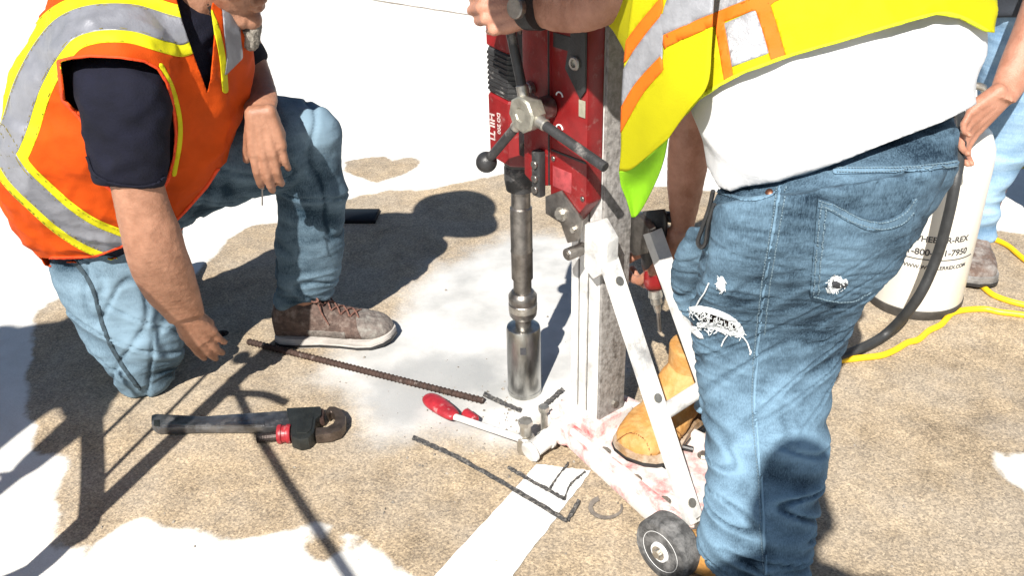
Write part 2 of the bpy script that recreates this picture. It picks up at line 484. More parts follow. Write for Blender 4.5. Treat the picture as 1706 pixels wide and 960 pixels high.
def axis(lo, hi, step, far0, far1, hx):
    a = list(np.arange(lo, hi, step)); a = [x for x in a if abs(x - hx) > .03]
    a += list(np.linspace(hx - .028, hx + .028, 15))
    q = lo; k = step
    while q > far0: k *= 1.5; q -= k; a.append(q)
    q = hi; k = step
    while q < far1: k *= 1.5; q += k; a.append(q)
    return np.array(sorted(a))
ax = axis(-2.6, 3.2, .035, -70, 70, HOLE.x); ay = axis(.4, 4.6, .035, -40, 140, HOLE.y)
gx, gy = np.meshgrid(ax, ay); nx, ny = len(ax), len(ay)
V = np.stack([gx.ravel(), gy.ravel(), np.zeros(nx * ny)], 1)
I = np.arange(nx * ny).reshape(ny, nx)
a_, b_, c_, d_ = I[:-1, :-1].ravel(), I[:-1, 1:].ravel(), I[1:, 1:].ravel(), I[1:, :-1].ravel()
T = np.concatenate([np.stack([a_, b_, c_], 1), np.stack([a_, c_, d_], 1)])
N = np.zeros_like(V); N[:, 2] = 1
V, N, T, sg = cut(V, N, T, np.hypot(V[:, 0] - HOLE.x, V[:, 1] - HOLE.y) - HR)
gme, used = np_mesh('ground', V, T[~sg])
xy = V[used][:, :2]
damp = np.minimum(np.minimum(sdf_poly(xy, DAMP), sdf_poly(xy, DAMP2)), sdf_poly(xy, DAMP3))
damp = np.maximum(damp, -sdf_poly(xy, WEDGE))
for nm, val in (('damp', damp), ('slurry', sdf_poly(xy, SLUR)), ('slurry_grey', sdf_poly(xy, SLUR2))):
    a = gme.attributes.new(nm, 'FLOAT', 'POINT'); a.data.foreach_set('value', np.clip(val, -5, 5).astype(np.float32))
ground = bpy.data.objects.new('ground', gme); COL.objects.link(ground); struct(ground)

def concrete():
    m = bpy.data.materials.new('concrete'); m.use_nodes = True; nt = m.node_tree; b = nt.nodes['Principled BSDF']; L = nt.links.new
    tc = nt.nodes.new('ShaderNodeTexCoord'); vec = tc.outputs['Object']
    def noise_(s, d=6.0, r=.6, v=vec): n = nd(nt, 'ShaderNodeTexNoise', Scale=s, Detail=d, Roughness=r); L(v, n.inputs['Vector']); return n.outputs['Fac']
    def math_(op, a, b2, c=None):
        n = nd(nt, 'ShaderNodeMath', operation=op)
        for i, x in enumerate((a, b2, c)):
            if x is None: continue
            if isinstance(x, (int, float)): n.inputs[i].default_value = x
            else: L(x, n.inputs[i])
        return n.outputs[0]
    def ramp(x, p0, p1, c0=(0, 0, 0), c1=(1, 1, 1)):
        r = nd(nt, 'ShaderNodeValToRGB'); r.color_ramp.elements[0].position = p0; r.color_ramp.elements[1].position = p1
        r.color_ramp.elements[0].color = (*c0, 1); r.color_ramp.elements[1].color = (*c1, 1); L(x, r.inputs[0]); return r.outputs[0]
    def mix(f, a, b2, mode='MIX'):
        n = nd(nt, 'ShaderNodeMix', data_type='RGBA', blend_type=mode)
        for s, x in ((n.inputs['Factor'], f), (n.inputs[6], a), (n.inputs[7], b2)):
            if isinstance(x, (int, float)): s.default_value = x
            elif isinstance(x, tuple): s.default_value = (*x, 1)
            else: L(x, s)
        return n.outputs[2]
    def attr(nm): return nd(nt, 'ShaderNodeAttribute', attribute_name=nm).outputs['Fac']
    # broom finish: fine streaks across the slab
    mp0 = nd(nt, 'ShaderNodeMapping'); mp0.inputs['Rotation'].default_value = (0, 0, math.radians(40)); L(vec, mp0.inputs[0])
    mp = nd(nt, 'ShaderNodeMapping'); mp.inputs['Scale'].default_value = (22, 260, 1)
    L(mp0.outputs[0], mp.inputs[0])
    streak = noise_(1.0, 5, .65, mp.outputs[0])
    big = noise_(2.2, 7, .62); mid = noise_(14, 6, .65); fine = noise_(190, 4, .7); agg = noise_(420, 2, .6)
    vo = nd(nt, 'ShaderNodeTexVoronoi', Scale=150.0); L(vec, vo.inputs['Vector'])
    # damp, dirty concrete
    g = math_('MULTIPLY_ADD', streak, .30, math_('MULTIPLY_ADD', fine, .95, math_('MULTIPLY', mid, .60)))
    g = math_('MULTIPLY_ADD', big, .45, g)
    gm = nd(nt, 'ShaderNodeMapRange'); gm.inputs['From Min'].default_value = .90; gm.inputs['From Max'].default_value = 1.36; L(g, gm.inputs[0])
    dc = ramp(gm.outputs[0], 0, 1, (.130, .100, .068), (.50, .395, .265))
    pits = ramp(agg, .30, .40, (.32, .32, .34), (1, 1, 1))
    grey = ramp(noise_(3.4, 8, .68), .42, .60); dc = mix(math_('MULTIPLY', grey, .5), dc, (.37, .325, .265)); dc = mix(.9, dc, pits, 'MULTIPLY')
    stain = ramp(noise_(6.5, 9, .72), .60, .80); dc = mix(math_('MULTIPLY', stain, .30), dc, (.10, .085, .07))
    pale = ramp(noise_(4.6, 8, .7, mp0.outputs[0]), .58, .70); dc = mix(math_('MULTIPLY', pale, .28), dc, (.46, .38, .27))
    vc = nd(nt, 'ShaderNodeTexVoronoi', Scale=260.0); L(vec, vc.inputs['Vector']); sp = nd(nt, 'ShaderNodeSeparateColor'); L(vc.outputs['Color'], sp.inputs[0])
    grain = ramp(sp.outputs[0], 0.0, 1.0, (.62, .62, .64), (1.36, 1.34, 1.31)); dc = mix(.85, dc, grain, 'MULTIPLY')
    spots = ramp(vo.outputs['Distance'], .05, .16, (.55, .52, .5), (1, 1, 1))
    dc = mix(.55, dc, spots, 'MULTIPLY')
    # dry, sun-bleached concrete
    wc = ramp(math_('MULTIPLY_ADD', fine, .4, math_('MULTIPLY', mid, .6)), .38, .62, (.60, .585, .545), (.70, .69, .655))
    edge = math_('ADD', attr('damp'), math_('MULTIPLY_ADD', math_('SUBTRACT', noise_(9, 4, .55), .5), .075, math_('MULTIPLY', math_('SUBTRACT', noise_(60, 3, .6), .5), .012)))
    em = nd(nt, 'ShaderNodeMapRange', interpolation_type='SMOOTHSTEP'); em.inputs['From Min'].default_value = -.012; em.inputs['From Max'].default_value = .006; em.inputs['To Min'].default_value = 1; em.inputs['To Max'].default_value = 0; L(edge, em.inputs[0]); dfac = em.outputs[0]
    col = mix(dfac, wc, dc)
    # cement slurry drying round the core hole
    sl = math_('ADD', attr('slurry'), math_('MULTIPLY', math_('SUBTRACT', noise_(8, 7, .65), .5), .16))
    sm = nd(nt, 'ShaderNodeMapRange', interpolation_type='SMOOTHSTEP'); L(sl, sm.inputs[0])
    sm.inputs['From Min'].default_value = -.10; sm.inputs['From Max'].default_value = .035; sm.inputs['To Min'].default_value = .94; sm.inputs['To Max'].default_value = 0
    sc_ = ramp(noise_(4.5, 7, .58), .32, .62, (.33, .335, .33), (.60, .595, .58))
    sg2 = math_('ADD', attr('slurry_grey'), math_('MULTIPLY', math_('SUBTRACT', noise_(11, 7, .65), .5), .12))
    sm2 = nd(nt, 'ShaderNodeMapRange', interpolation_type='SMOOTHSTEP'); L(sg2, sm2.inputs[0])
    sm2.inputs['From Min'].default_value = -.05; sm2.inputs['From Max'].default_value = .03; sm2.inputs['To Min'].default_value = .75; sm2.inputs['To Max'].default_value = 0
    sc_ = mix(sm2.outputs[0], sc_, (.28, .29, .295))
    col = mix(sm.outputs[0], col, sc_)
    L(col, b.inputs['Base Color'])
    rg = ramp(dfac, 0, 1, (.9, .9, .9), (.72, .72, .72)); L(rg, b.inputs['Roughness'])
    b.inputs['Specular IOR Level'].default_value = .35
    h = math_('MULTIPLY_ADD', streak, .28, math_('MULTIPLY_ADD', fine, .5, math_('MULTIPLY', agg, .35)))
    h = math_('MULTIPLY', h, math_('SUBTRACT', 1.0, math_('MULTIPLY', sm.outputs[0], .7)))
    bp = nd(nt, 'ShaderNodeBump', Strength=.55, Distance=.004); L(h, bp.inputs['Height']); L(bp.outputs[0], b.inputs['Normal'])
    return m
gme.materials.append(concrete())
# the drilled hole's wall
mb = MB(); n = 24
mb.rings([[HOLE + Vector((HR * math.cos(2 * math.pi * j / n), HR * math.sin(2 * math.pi * j / n), z)) for j in range(n)] for z in (0, -.05)])
hw = MB(); hw.v = mb.v; hw.f = mb.f[:-2] + [mb.f[-1]]
o = hw.build('drilled_hole', M_caulk, ground); 

def flat(name, px, m, z=.004, jitter=0.0, parent=None, label=None):
    """a painted or scored flat shape on the ground"""
    pts = [G(x, y) for x, y in px]
    V = [Vector((p.x, p.y, z)) for p in pts]
    mb = MB(); mb.prism([v - Vector((0, 0, .0025)) for v in V], (0, 0, .0025))
    return mb.build(name, m, parent, 0)
def densify(px, n, j):
    out = []
    for (a, b) in zip(px, px[1:] + px[:1]):
        for k in range(n):
            t = k / n; out.append((a[0] + (b[0] - a[0]) * t + random.uniform(-j, j), a[1] + (b[1] - a[1]) * t + random.uniform(-j, j)))
    return out
M_line = mat('road_paint', (.68, .68, .66), .7, 0, .06, 60, .3, 300, dust=(.30, .24, .17), dust_amt=.04, dust_scale=60)
o = flat('painted_line', densify([(640, 1056), (727, 960), (895, 776), (985, 787), (921, 872), (856, 960), (790, 1050)], 14, 1.2), M_line, .004)
struct(o)
def scored(px, w0, w1, rough=1.2):
    L, R = [], []
    c = crom([Vector((*p, 0)) for p in px], 12)
    for i, p in enumerate(c):
        t = (c[min(i + 1, len(c) - 1)] - c[max(i - 1, 0)]).normalized(); nn = Vector((-t.y, t.x, 0)); w = (w0 + (w1 - w0) * i / len(c)) / 2
        L.append(p + nn * (w + random.uniform(-rough, rough) * .6)); R.append(p - nn * (w + random.uniform(-rough, rough)))
    return [(p.x, p.y) for p in L] + [(p.x, p.y) for p in R[::-1]]
for px, w0, w1 in (([(688, 733), (722, 748), (765, 768), (850, 816), (945, 873)], 6.5, 6), ([(846, 783), (890, 808), (940, 836)], 5, 5),
                   ([(947, 775), (932, 795), (916, 818)], 3, 3), ([(975, 790), (950, 812), (940, 838)], 3, 3), ([(965, 838), (945, 872)], 6, 6),
                   ([(806, 660), (835, 674), (868, 688)], 7, 6), ([(938, 652), (920, 668), (902, 684)], 6, 7)):
    struct(flat('saw_cut', scored(px, w0, w1), M_caulk, .0075))
# ring stain beside the line
c = [(1010 + 26 * math.cos(a) , 848 + 17 * math.sin(a)) for a in np.linspace(-.3, 4.2, 22)]
struct(flat('ring_stain', scored(c, 3, 8, .8), mat('ring_mud', (.16, .14, .12), .8, 0, .3, 80), .0042))
# slab joint far off
struct(flat('slab_joint', scored([(470, -28), (640, 3), (790, 26), (1000, 58), (1400, 110)], 1.2, 1.4, .6), mat('joint_sand', (.22, .19, .16), .9, 0, .5, 40), .004))
struct(flat('yellow_curb_paint', [(1676, 282), (1694, 246), (1800, 226), (1830, 276)], M_yelpaint, .004))

# ================================================================== core drill on its stand
BIT = G(874, 652)
fwd = Vector((-.63, .777, 0)).normalized(); sid = Vector((-fwd.y, fwd.x, 0)); up = Vector((0, 0, 1))
if sid.y > 0: sid = -sid
C0 = BIT - fwd * .235
def S(u, v, w): return C0 + fwd * u + sid * v + up * w
def sbox(mb, u0, u1, v0, v1, w0, w1, bev=.003):
    return mb.box(S((u0 + u1) / 2, (v0 + v1) / 2, (w0 + w1) / 2), fwd * (u1 - u0) / 2, sid * (v1 - v0) / 2, up * (w1 - w0) / 2, bev)
def bar(mb, a, b, wid, th, side, bev=.002):
    a, b = Vector(a), Vector(b); d = (b - a).normalized(); s = (side - d * side.dot(d)).normalized(); t = d.cross(s)
    mb.box((a + b) / 2, d * (b - a).length / 2, s * wid / 2, t * th / 2, bev)
rig = thing('core_drill', C0, 'red core drill with three-spoke crank on its dusty upright stand', 'core drill')
# --- column: extruded aluminium with grooves and a steel rack face
mb = MB(); prof = [(-.04, -.036), (.04, -.036), (.04, .036), (.022, .036), (.022, .030), (.016, .030), (.016, .036), (-.004, .036), (-.004, .030), (-.010, .030), (-.010, .036), (-.04, .036)]
mb.prism([S(u, v, .045) for u, v in prof], up * .99, .0012)
column = mb.build('column', M_alu, rig)
for u0, u1 in ((.0165, .0215), (-.0095, -.0045)):  # dark strips paint shade onto the sunlit groove floors
    mb = MB(); sbox(mb, u0, u1, .0305, .0325, .06, 1.03, 0); mb.build('groove_strip', mat('groove_shade', (.07, .06, .05), .7, .2, .4, 40), column)
mb = MB(); sbox(mb, -.0475, -.0405, -.036, .036, .08, 1.03, .001)
mb.build('rack', mat('rack_steel', (.17, .16, .15), .5, .3, .35, 26, .5, 90, dust=(.30, .285, .27), dust_amt=.50, dust_scale=90, stretch=(1, 1, .3)), column)
mb = MB(); mb.cyl(S(-.0535, -.006, .115), S(-.0475, -.006, .115), .008, n=6); mb.build('bolt', M_zinc, column)
# --- base casting
mb = MB()
mb.prism([S(u, v, .028) for u, v in [(.085, -.075), (.085, .075), (.03, .085), (-.10, .105), (-.31, .135), (-.33, .145), (-.40, .14), (-.40, -.10), (-.34, -.125), (-.10, -.10), (.03, -.085)]], up * .03, .006)
for s_ in (-1, 1):
    mb.prism([S(u, v * s_, .055) for u, v in [(.06, .06), (.06, .078), (-.35, .128), (-.37, .108)]], up * .022, .005)
base = mb.build('base', M_redwhite, rig)
mb = MB(); mb.box(S(0, 0, .07), fwd * .058, sid * .055, up * .022, .007); mb.cyl(S(.015, .045, .052), S(.015, .095, .052), .030, ch=.004)
mb.build('column_socket', M_redwhite, base)
for u, v in ((.07, .085), (.07, -.085), (-.36, .10), (-.36, -.10)):
    mb = MB(); mb.cyl(S(u, v, .0), S(u, v, .014), .016, ch=.002); mb.cyl(S(u, v, .01), S(u, v, .085), .007, n=10); mb.cyl(S(u, v, .075), S(u, v, .087), .012, n=6)
    mb.build('levelling_screw', M_zinc, rig)
for u, v in ((-.10, .07), (-.20, .085), (-.28, .09), (-.12, -.06), (-.24, -.07)):
    mb = MB(); mb.cyl(S(u, v, .058), S(u, v, .066), .009, n=6); mb.cyl(S(u, v, .058), S(u, v, .0605), .013, n=18); mb.build('bolt', M_zinc, base)
mb = MB(); sbox(mb, -.22, -.12, -.018, .018, .0575, .0592, .0005); mb.build('slot_shade', M_black, base)  # black plate paints the shade of a slot, nothing is cut
mb = MB(); bar(mb, S(-.02, .088, .075), S(-.20, .098, .072), .012, .010, up); mb.build('side_rail', M_alu, base)
mb = MB(); mb.tube([S(-.05, -.05, .065), S(-.10, -.02, .085), S(-.17, -.03, .075), S(-.22, -.06, .068)], .006, 10, 5); mb.build('vacuum_hose', M_black, base)
# slide rail pin and clevis beside the column foot
mb = MB(); mb.cyl(S(.03, .085, .042), S(.03, .15, .03), .019, ch=.003); mb.cyl(S(.03, .105, .037), S(.03, .112, .036), .022)
mb.cyl(S(.03, .15, .03), S(.03, .165, .027), .024, ch=.004)
mb.build('anchor_clamp', M_alu, rig)
# --- wheels
for s_ in (-1, 1):
    a = S(-.365, (.150 if s_ > 0 else -.125), .060); b = S(-.365, (.196 if s_ > 0 else -.168), .060); ax_ = (b - a)
    mb = MB(); R = .061
    mb.lathe(a, b, [(0, R * .55), (0, R * .9), (.1, R), (.85, R), (1, R * .92), (1.02, R * .74), (.97, R * .70), (.97, R * .5)], 40)
    tyre = mb.build('wheel', M_rubber, rig)
    mb = MB(); mb.lathe(a, b, [(.3, .001), (.3, R * .69), (.93, R * .69), (.98, R * .66), (.90, R * .58), (.90, R * .34), (1.06, R * .30), (1.06, .001)], 36)
    mb.build('rim', M_white, tyre)
    mb = MB(); mb.cyl(b - ax_ * .05, b + ax_ * .22, .0085, n=6); mb.cyl(b, b + ax_ * .1, .014, n=16); mb.build('axle_nut', M_zinc, tyre)
mb = MB(); mb.cyl(S(-.365, -.16, .060), S(-.365, .18, .060), .008); mb.build('axle', M_zinc, rig)
# --- the rear brace: two flat bars from the column head down to the base
top1, bot1 = S(-.068, .052, .50), S(-.365, .105, .075)
mb = MB(); bar(mb, top1, bot1, .034, .020, sid); brace = mb.build('brace', M_alu, rig)
d1 = (bot1 - top1).normalized()
for t in (.12, .55, .93):
    mb = MB(); p = top1.lerp(bot1, t); nv = d1.cross(sid).normalized(); nv = nv if nv.y < 0 else -nv
    mb.cyl(p + nv * .009, p + nv * .0125, .009, n=16); mb.build('rivet', M_zinc, brace)
top2, bot2 = S(-.085, -.055, .51), S(-.355, -.045, .075)
mb = MB(); bar(mb, top2, bot2, .034, .020, sid); mb.build('brace', M_alu, rig)
mb = MB(); mb.cyl(S(-.245, .09, .235), S(-.245, -.10, .245), .015, ch=.003); mb.build('cross_tube', M_alu, rig)
# head bracket that holds the braces to the column
mb = MB()
mb.prism([S(u, .040, w) for u, w in [(-.03, .545), (-.03, .455), (-.055, .44), (-.09, .47), (-.09, .53), (-.06, .56)]], sid * .03, .003)
mb.build('brace_bracket', M_alu, rig)
mb = MB(); mb.prism([S(u, -.040, w) for u, w in [(-.03, .535), (-.03, .465), (-.055, .45), (-.09, .47), (-.09, .52), (-.06, .54)]], sid * -.02, .003); mb.build('brace_bracket', M_steel, rig)
mb = MB(); mb.cyl(S(-.02, .060, .49), S(-.02, .105, .49), .012, ch=.002); mb.cyl(S(-.02, .1055, .49), S(-.02, .1065, .49), .0065, n=6); mb.build('pivot_bolt', M_steel, rig)
# --- drill string
mb = MB(); q = lambda w: S(.235, 0, w)
def string(prof, name, m, n=36):
    mb = MB(); w0, w1 = prof[0][0], prof[-1][0]
    mb.lathe(q(w0), q(w1), [((w - w0) / (w1 - w0), r) for w, r in prof], n); return mb.build(name, m, rig)
corebit = string([(.0, .0385), (.004, .0395), (.012, .0395), (.0125, .0388), (.150, .0388), (.172, .0385), (.178, .037), (.180, .033), (.181, .022)], 'core_bit', M_bit)
mb = MB()
for a in (.3, .9): pass
mb.box(q(.135) + (Vector((-.05, -1, 0)).normalized()) * .0386, Vector((.0065, -.0004, 0)), Vector((0, .0006, 0)), up * .009, 0); mb.build('stamped_mark', M_ink, corebit)
string([(.178, .018), (.200, .018), (.203, .026), (.210, .0305), (.222, .0315), (.238, .0315), (.240, .030), (.243, .0315), (.258, .0315), (.262, .029), (.268, .025), (.270, .019)], 'coupling', M_steel)
string([(.222, .0320), (.2375, .0320)], 'coupling_ring', M_zinc)
string([(.266, .020), (.300, .020), (.302, .0235), (.365, .0235), (.368, .0245), (.372, .0235), (.470, .0235), (.473, .0205), (.512, .0205)], 'extension_rod', M_steel)
string([(.508, .0205), (.512, .030), (.535, .0335), (.562, .0335), (.566, .031), (.572, .034), (.598, .034), (.602, .030)], 'spindle_chuck', M_blackd)
# --- machine body
def uw(pts, v0, v1, name, m, par=rig, bev=.004):
    mb = MB(); mb.prism([S(u, v0, w) for u, w in pts], sid * (v1 - v0), bev); return mb.build(name, m, par)
carriage = uw([(-.042, .590), (-.042, .93), (.055, .93), (.055, .545), (.0, .535)], .039, .078, 'carriage', M_red)
uw([(-.028, .515), (-.038, .56), (.02, .60), (.062, .575), (.062, .54), (.02, .535), (.0, .50)], .0785, .084, 'carriage_lock_plate', M_steel, carriage, .001)
gear = uw([(.125, .600), (.125, .96), (.05, .97), (.05, .60), (.09, .585)], -.060, .082, 'gear_case', M_red)
# motor housing: eight-sided barrel in front of the gear case
def barrel(w0, w1, r, name, m, uc=.198, k=1.0, par=rig, slope=0.0):
    R = []
    for w, rr in ((w0, r - .004), (w0 + .004, r), (w1 - .004, r), (w1, r - .004)):
        ring = []
        for j in range(8):
            a = math.pi / 8 + j * math.pi / 4; u_ = uc + rr * 1.05 * math.cos(a) / math.cos(math.pi / 8); v_ = k * (rr + .016) * math.sin(a) / math.cos(math.pi / 8)
            ring.append(S(u_, v_, w + slope * (u_ - uc)))
        R.append(ring)
    mb = MB(); mb.rings(R); return mb.build(name, m, par, 25)
motor = barrel(.604, .735, .066, 'motor_housing', M_red, slope=.10)
vent = barrel(.735, .825, .064, 'vent_band', M_blackd, par=motor, slope=.10)
for k in range(8):
    w = .742 + k * .0098
    b_ = barrel(w, w + .0048, .0665, 'vent_rib', M_black, par=motor, slope=.10)
barrel(.825, .93, .066, 'motor_cap', M_red, par=motor, slope=.10)
barrel(.93, .985, .05, 'motor_grip', M_black, par=motor)
mb = MB(); mb.tube([S(.198, .0, .97), S(.19, .0, 1.01), S(.12, .0, 1.03), S(.05, .0, 1.02), S(.03, 0, .98)], .017, 14); mb.build('carry_handle', M_black, rig)
# dark recess drawn as a black block, and fastenings, between motor and gear case
mb = MB(); sbox(mb, .118, .150, .03, .074, .63, .95, .004); mb.build('recess_block', M_black, gear)
for w in (.655, .70, .80, .87):
    mb = MB(); mb.cyl(S(.134, .0735, w), S(.134, .079, w), .0055, n=6); mb.build('bolt', M_steel, gear)
mb = MB(); sbox(mb, .0515, .0545, .079, .0835, .60, .95, .001); mb.build('housing_joint', M_black, carriage)
mb = MB(); sbox(mb, -.0405, .0505, .0775, .0795, .668, .672, .0005); mb.build('housing_joint', M_black, carriage)
mb = MB(); sbox(mb, .002, .044, .0782, .0796, .86, .885, .0004); mb.build('label_plate', M_black, carriage)
mb = MB(); sbox(mb, -.004, .046, .0776, .0792, .60, .64, .0004); mb.build('warning_label', mat('faded_label', (.30, .045, .05), .5, 0, .3, 60), carriage)
for u, w in ((-.034, .60), (.044, .915), (.044, .655), (-.034, .915)):
    mb = MB(); mb.cyl(S(u, .078, w), S(u, .0815, w), .0048, n=12, ch=.0008); mb.build('screw', M_steel, carriage)
mb = MB(); mb.tube([S(.17, .05, .95), S(.15, .10, .93), S(.10, .12, .95), S(.02, .11, 1.0), S(-.06, .06, 1.04), S(-.2, -.2, .95), S(-.3, -.5, .4)], .0055, 10, 6); mb.build('power_cable', M_black, rig)
# side window, icons, screws on the gear case
pv = .0785
for (u, w, r) in ((-.018, .845, .012), (.100, .775, .013)):
    mb = MB(); vv = .0785 if u < .05 else .083
    mb.lathe(S(u, vv, w), S(u, vv + .012, w), [(0, r), (.8, r), (1, r * .85), (1, r * .55), (.55, r * .5), (.55, .0005)], 24); mb.build('screw', M_zinc, carriage)
uw([(-.005, .90), (-.040, .90), (-.040, .80), (-.028, .785), (.01, .83)], .0788, .0835, 'grip_pad', M_black, carriage, .001)
mb = MB(); sbox(mb, -.038, -.022, .0788, .0800, .752, .782, .0003); mb.build('rating_plate', mat('pale_plate', (.35, .33, .25), .5, .2, .2, 60), carriage)
for w0, fl in ((.775, 1), (.715, 1)):
    mb = MB(); ring = [S(.028 + .0085 * math.cos(a), .0792, w0 + .0085 * math.sin(a)) for a in np.linspace(.2, 3.0, 12)]
    mb.tube(ring, .0014, 6, 1); mb.build('gear_icon', M_white, carriage)
# feed lock beneath the hub, with bolts
mb = MB(); sbox(mb, .062, .085, .082, .098, .575, .665, .004); lock = mb.build('feed_lock', M_blackd, gear)
for w in (.59, .612, .64): 
    mb = MB(); mb.cyl(S(.0735, .097, w), S(.0735, .103, w), .008, n=12, ch=.001); mb.build('bolt', M_steel, lock)
mb = MB(); mb.cyl(S(.016, .083, .555), S(.016, .094, .555), .010, n=6); mb.cyl(S(.016, .083, .555), S(.016, .087, .555), .014, n=20); mb.build('bolt', M_zinc, carriage)
mb = MB(); mb.cyl(S(-.018, .083, .535), S(-.018, .090, .535), .006, n=6); mb.build('bolt', M_zinc, carriage)
# --- crank with three spokes
HU, HWt = .052, .752
mb = MB(); mb.cyl(S(HU, .080, HWt), S(HU, .118, HWt), .021, ch=.002); mb.build('crank_shaft', M_steel, rig)
mb = MB(); mb.lathe(S(HU, .116, HWt), S(HU, .150, HWt), [(0, .030), (.1, .0335), (.9, .0335), (1, .030), (1, .014), (.92, .012), (.92, .001)], 8)
hub = mb.build('crank_hub', mat('hub_zinc', (.34, .33, .28), .42, .7, .25, 40, .3, 140), rig)
for ang, ln, knob in ((math.radians(-46), .165, True), (math.radians(-167), .20, False), (math.radians(73), .17, True)):
    d = fwd * math.cos(ang) + up * math.sin(ang)
    c = S(HU, .133, HWt)
    mb = MB(); mb.cyl(c + d * .02, c + d * .05, .011, n=14, ch=.002); mb.build('spoke_socket', M_zinc, hub)
    mb = MB(); mb.cyl(c + d * .045, c + d * ln, .0088, n=16, ch=.001); sp = mb.build('spoke', M_blackd, hub)
    if knob: mb = MB(); mb.ball(c + d * (ln + .012), .0205, 14); mb.build('knob', M_black, sp)
# lettering up the motor's side
def place_text(txt, size, org, ex, ey, m, parent, name='lettering', bold=True):
    me = text_mesh(txt, size, .0004, bold); ex = Vector(ex).normalized(); ey = Vector(ey).normalized(); ez = ex.cross(ey)
    for v in me.vertices: v.co = Vector(org) + ex * v.co.x + ey * v.co.y + ez * v.co.z
    return obj(name, me, m, parent, 0)
M_letter = mat('white_letter', (.50, .40, .38), .6, 0, .4, 90)
fc = S(.219, .0660 + .016 + .0008, .672)
place_text('HILTI', .024, fc, -up, sid.cross(-up), M_letter, motor)
place_text('DD 200', .013, fc - fwd * .022 + up * .012, -up, sid.cross(-up), M_letter, motor)

# ================================================================== small things on the ground
# rebar rod
a, b = G(413, 569, .009), G(806, 668, .009); a.z = b.z = .0085
mb = MB(); mb.cyl(a, b, .0072, n=12, ch=.001); d = (b - a); nrib = 62
for k in range(nrib):
    p = a + d * ((k + .5) / nrib); t = d.normalized()
    mb.lathe(p - t * .0022 + Vector((0, 0, .0)), p + t * .0022, [(0, .0070), (.3, .0088), (.7, .0088), (1, .0070)], 12)
rod = mb.build('rebar', M_rust); tag(rod, 'rusty ribbed steel bar lying on the slab from the brown shoe to the core hole', 'steel bar')
# phone
c = G(600, 363); e1 = (G(628, 352) - G(568, 352)).normalized(); e2 = Vector((-e1.y, e1.x, 0))
ph = thing('phone', (c.x, c.y, 0), 'black phone lying in shade beside the kneeling person\'s raised knee', 'phone')
mb = MB(); mb.box((c.x, c.y, .0065), e1 * .058, e2 * .046, Vector((0, 0, .0065)), .004, 3); mb.build('case', M_phone, ph)
mb = MB(); mb.box((c.x, c.y, .0128), e1 * .052, e2 * .041, Vector((0, 0, .0008)), .0004); mb.build('screen', M_glass, ph)
# pipe wrench
wr = thing('pipe_wrench', G(420, 705), 'black and steel pipe wrench with red nut lying on the tan concrete', 'pipe wrench')
def gp(pts, z0, z1, name, m, par, bev=.003):
    mb = MB(); v = [G(x, y, (z0 + z1) / 2) for x, y in pts]; mb.prism([Vector((p.x, p.y, z0)) for p in v], (0, 0, z1 - z0), bev); return mb.build(name, m, par)
handle = gp([(253, 697), (262, 695), (340, 699), (440, 692), (488, 689), (492, 715), (440, 717), (340, 717), (262, 719), (253, 712)], .004, .024, 'handle', M_wrench, wr, .005)
gp([(270, 702), (335, 705), (440, 702), (440, 709), (335, 711), (270, 709)], .0235, .0262, 'handle_rib', M_wrench, handle, .001)
gp([(256, 701), (266, 700), (266, 711), (256, 710)], .0238, .0252, 'hang_hole_shade', M_wrenchhead, handle, .0005)  # dark plate paints the shaded hole, the handle stays solid
head = gp([(478, 689), (536, 686), (537, 700), (528, 708), (525, 730), (515, 740), (500, 743), (486, 738), (484, 712)], .002, .034, 'head', M_wrenchhead, wr, .005)
gp([(494, 697), (522, 695), (519, 716), (512, 722), (494, 722)], .0335, .0365, 'head_boss', M_wrenchhead, head, .001)
nut = MB(); p0, p1 = G(463, 724, .018), G(485, 723, .018); nut.lathe(p0, p1, [(0, .020), (.08, .0215), (.3, .0215), (.36, .019), (.64, .019), (.7, .0215), (.92, .0215), (1, .020)], 20)
nut.build('adjusting_nut', M_redgrip, wr)
sh = MB(); sh.tube([G(428, 731, .014), G(466, 727, .016), G(500, 722, .017), G(540, 720, .017)], .0095, 10, 4); shank = sh.build('threaded_shank', mat('brown_iron', (.06, .045, .04), .5, .6, .4, 60, .4, 140), wr)
for k in range(13):
    p = G(429 + k * 2.7, 731 - k * .3, .0145); q_ = G(430.6 + k * 2.7, 731 - k * .3, .0145)
    t_ = MB(); t_.lathe(p, q_, [(0, .0095), (.5, .0115), (1, .0095)], 12); t_.build('thread', M_wrench, shank)
jaw = gp([(526, 720), (546, 718), (556, 712), (560, 703), (557, 695), (552, 692), (548, 697), (543, 691), (549, 684), (559, 684), (570, 689), (577, 700), (576, 713), (568, 724), (552, 730), (526, 733)], .004, .028, 'hook_jaw', mat('jaw_iron', (.11, .085, .07), .4, .7, .4, 40, .4, 120), wr, .004)
gp([(531, 687), (540, 687), (540, 703), (531, 705)], .006, .027, 'heel_jaw', mat('jaw_iron2', (.10, .06, .05), .45, .6, .4, 60, .4, 200), wr, .002)
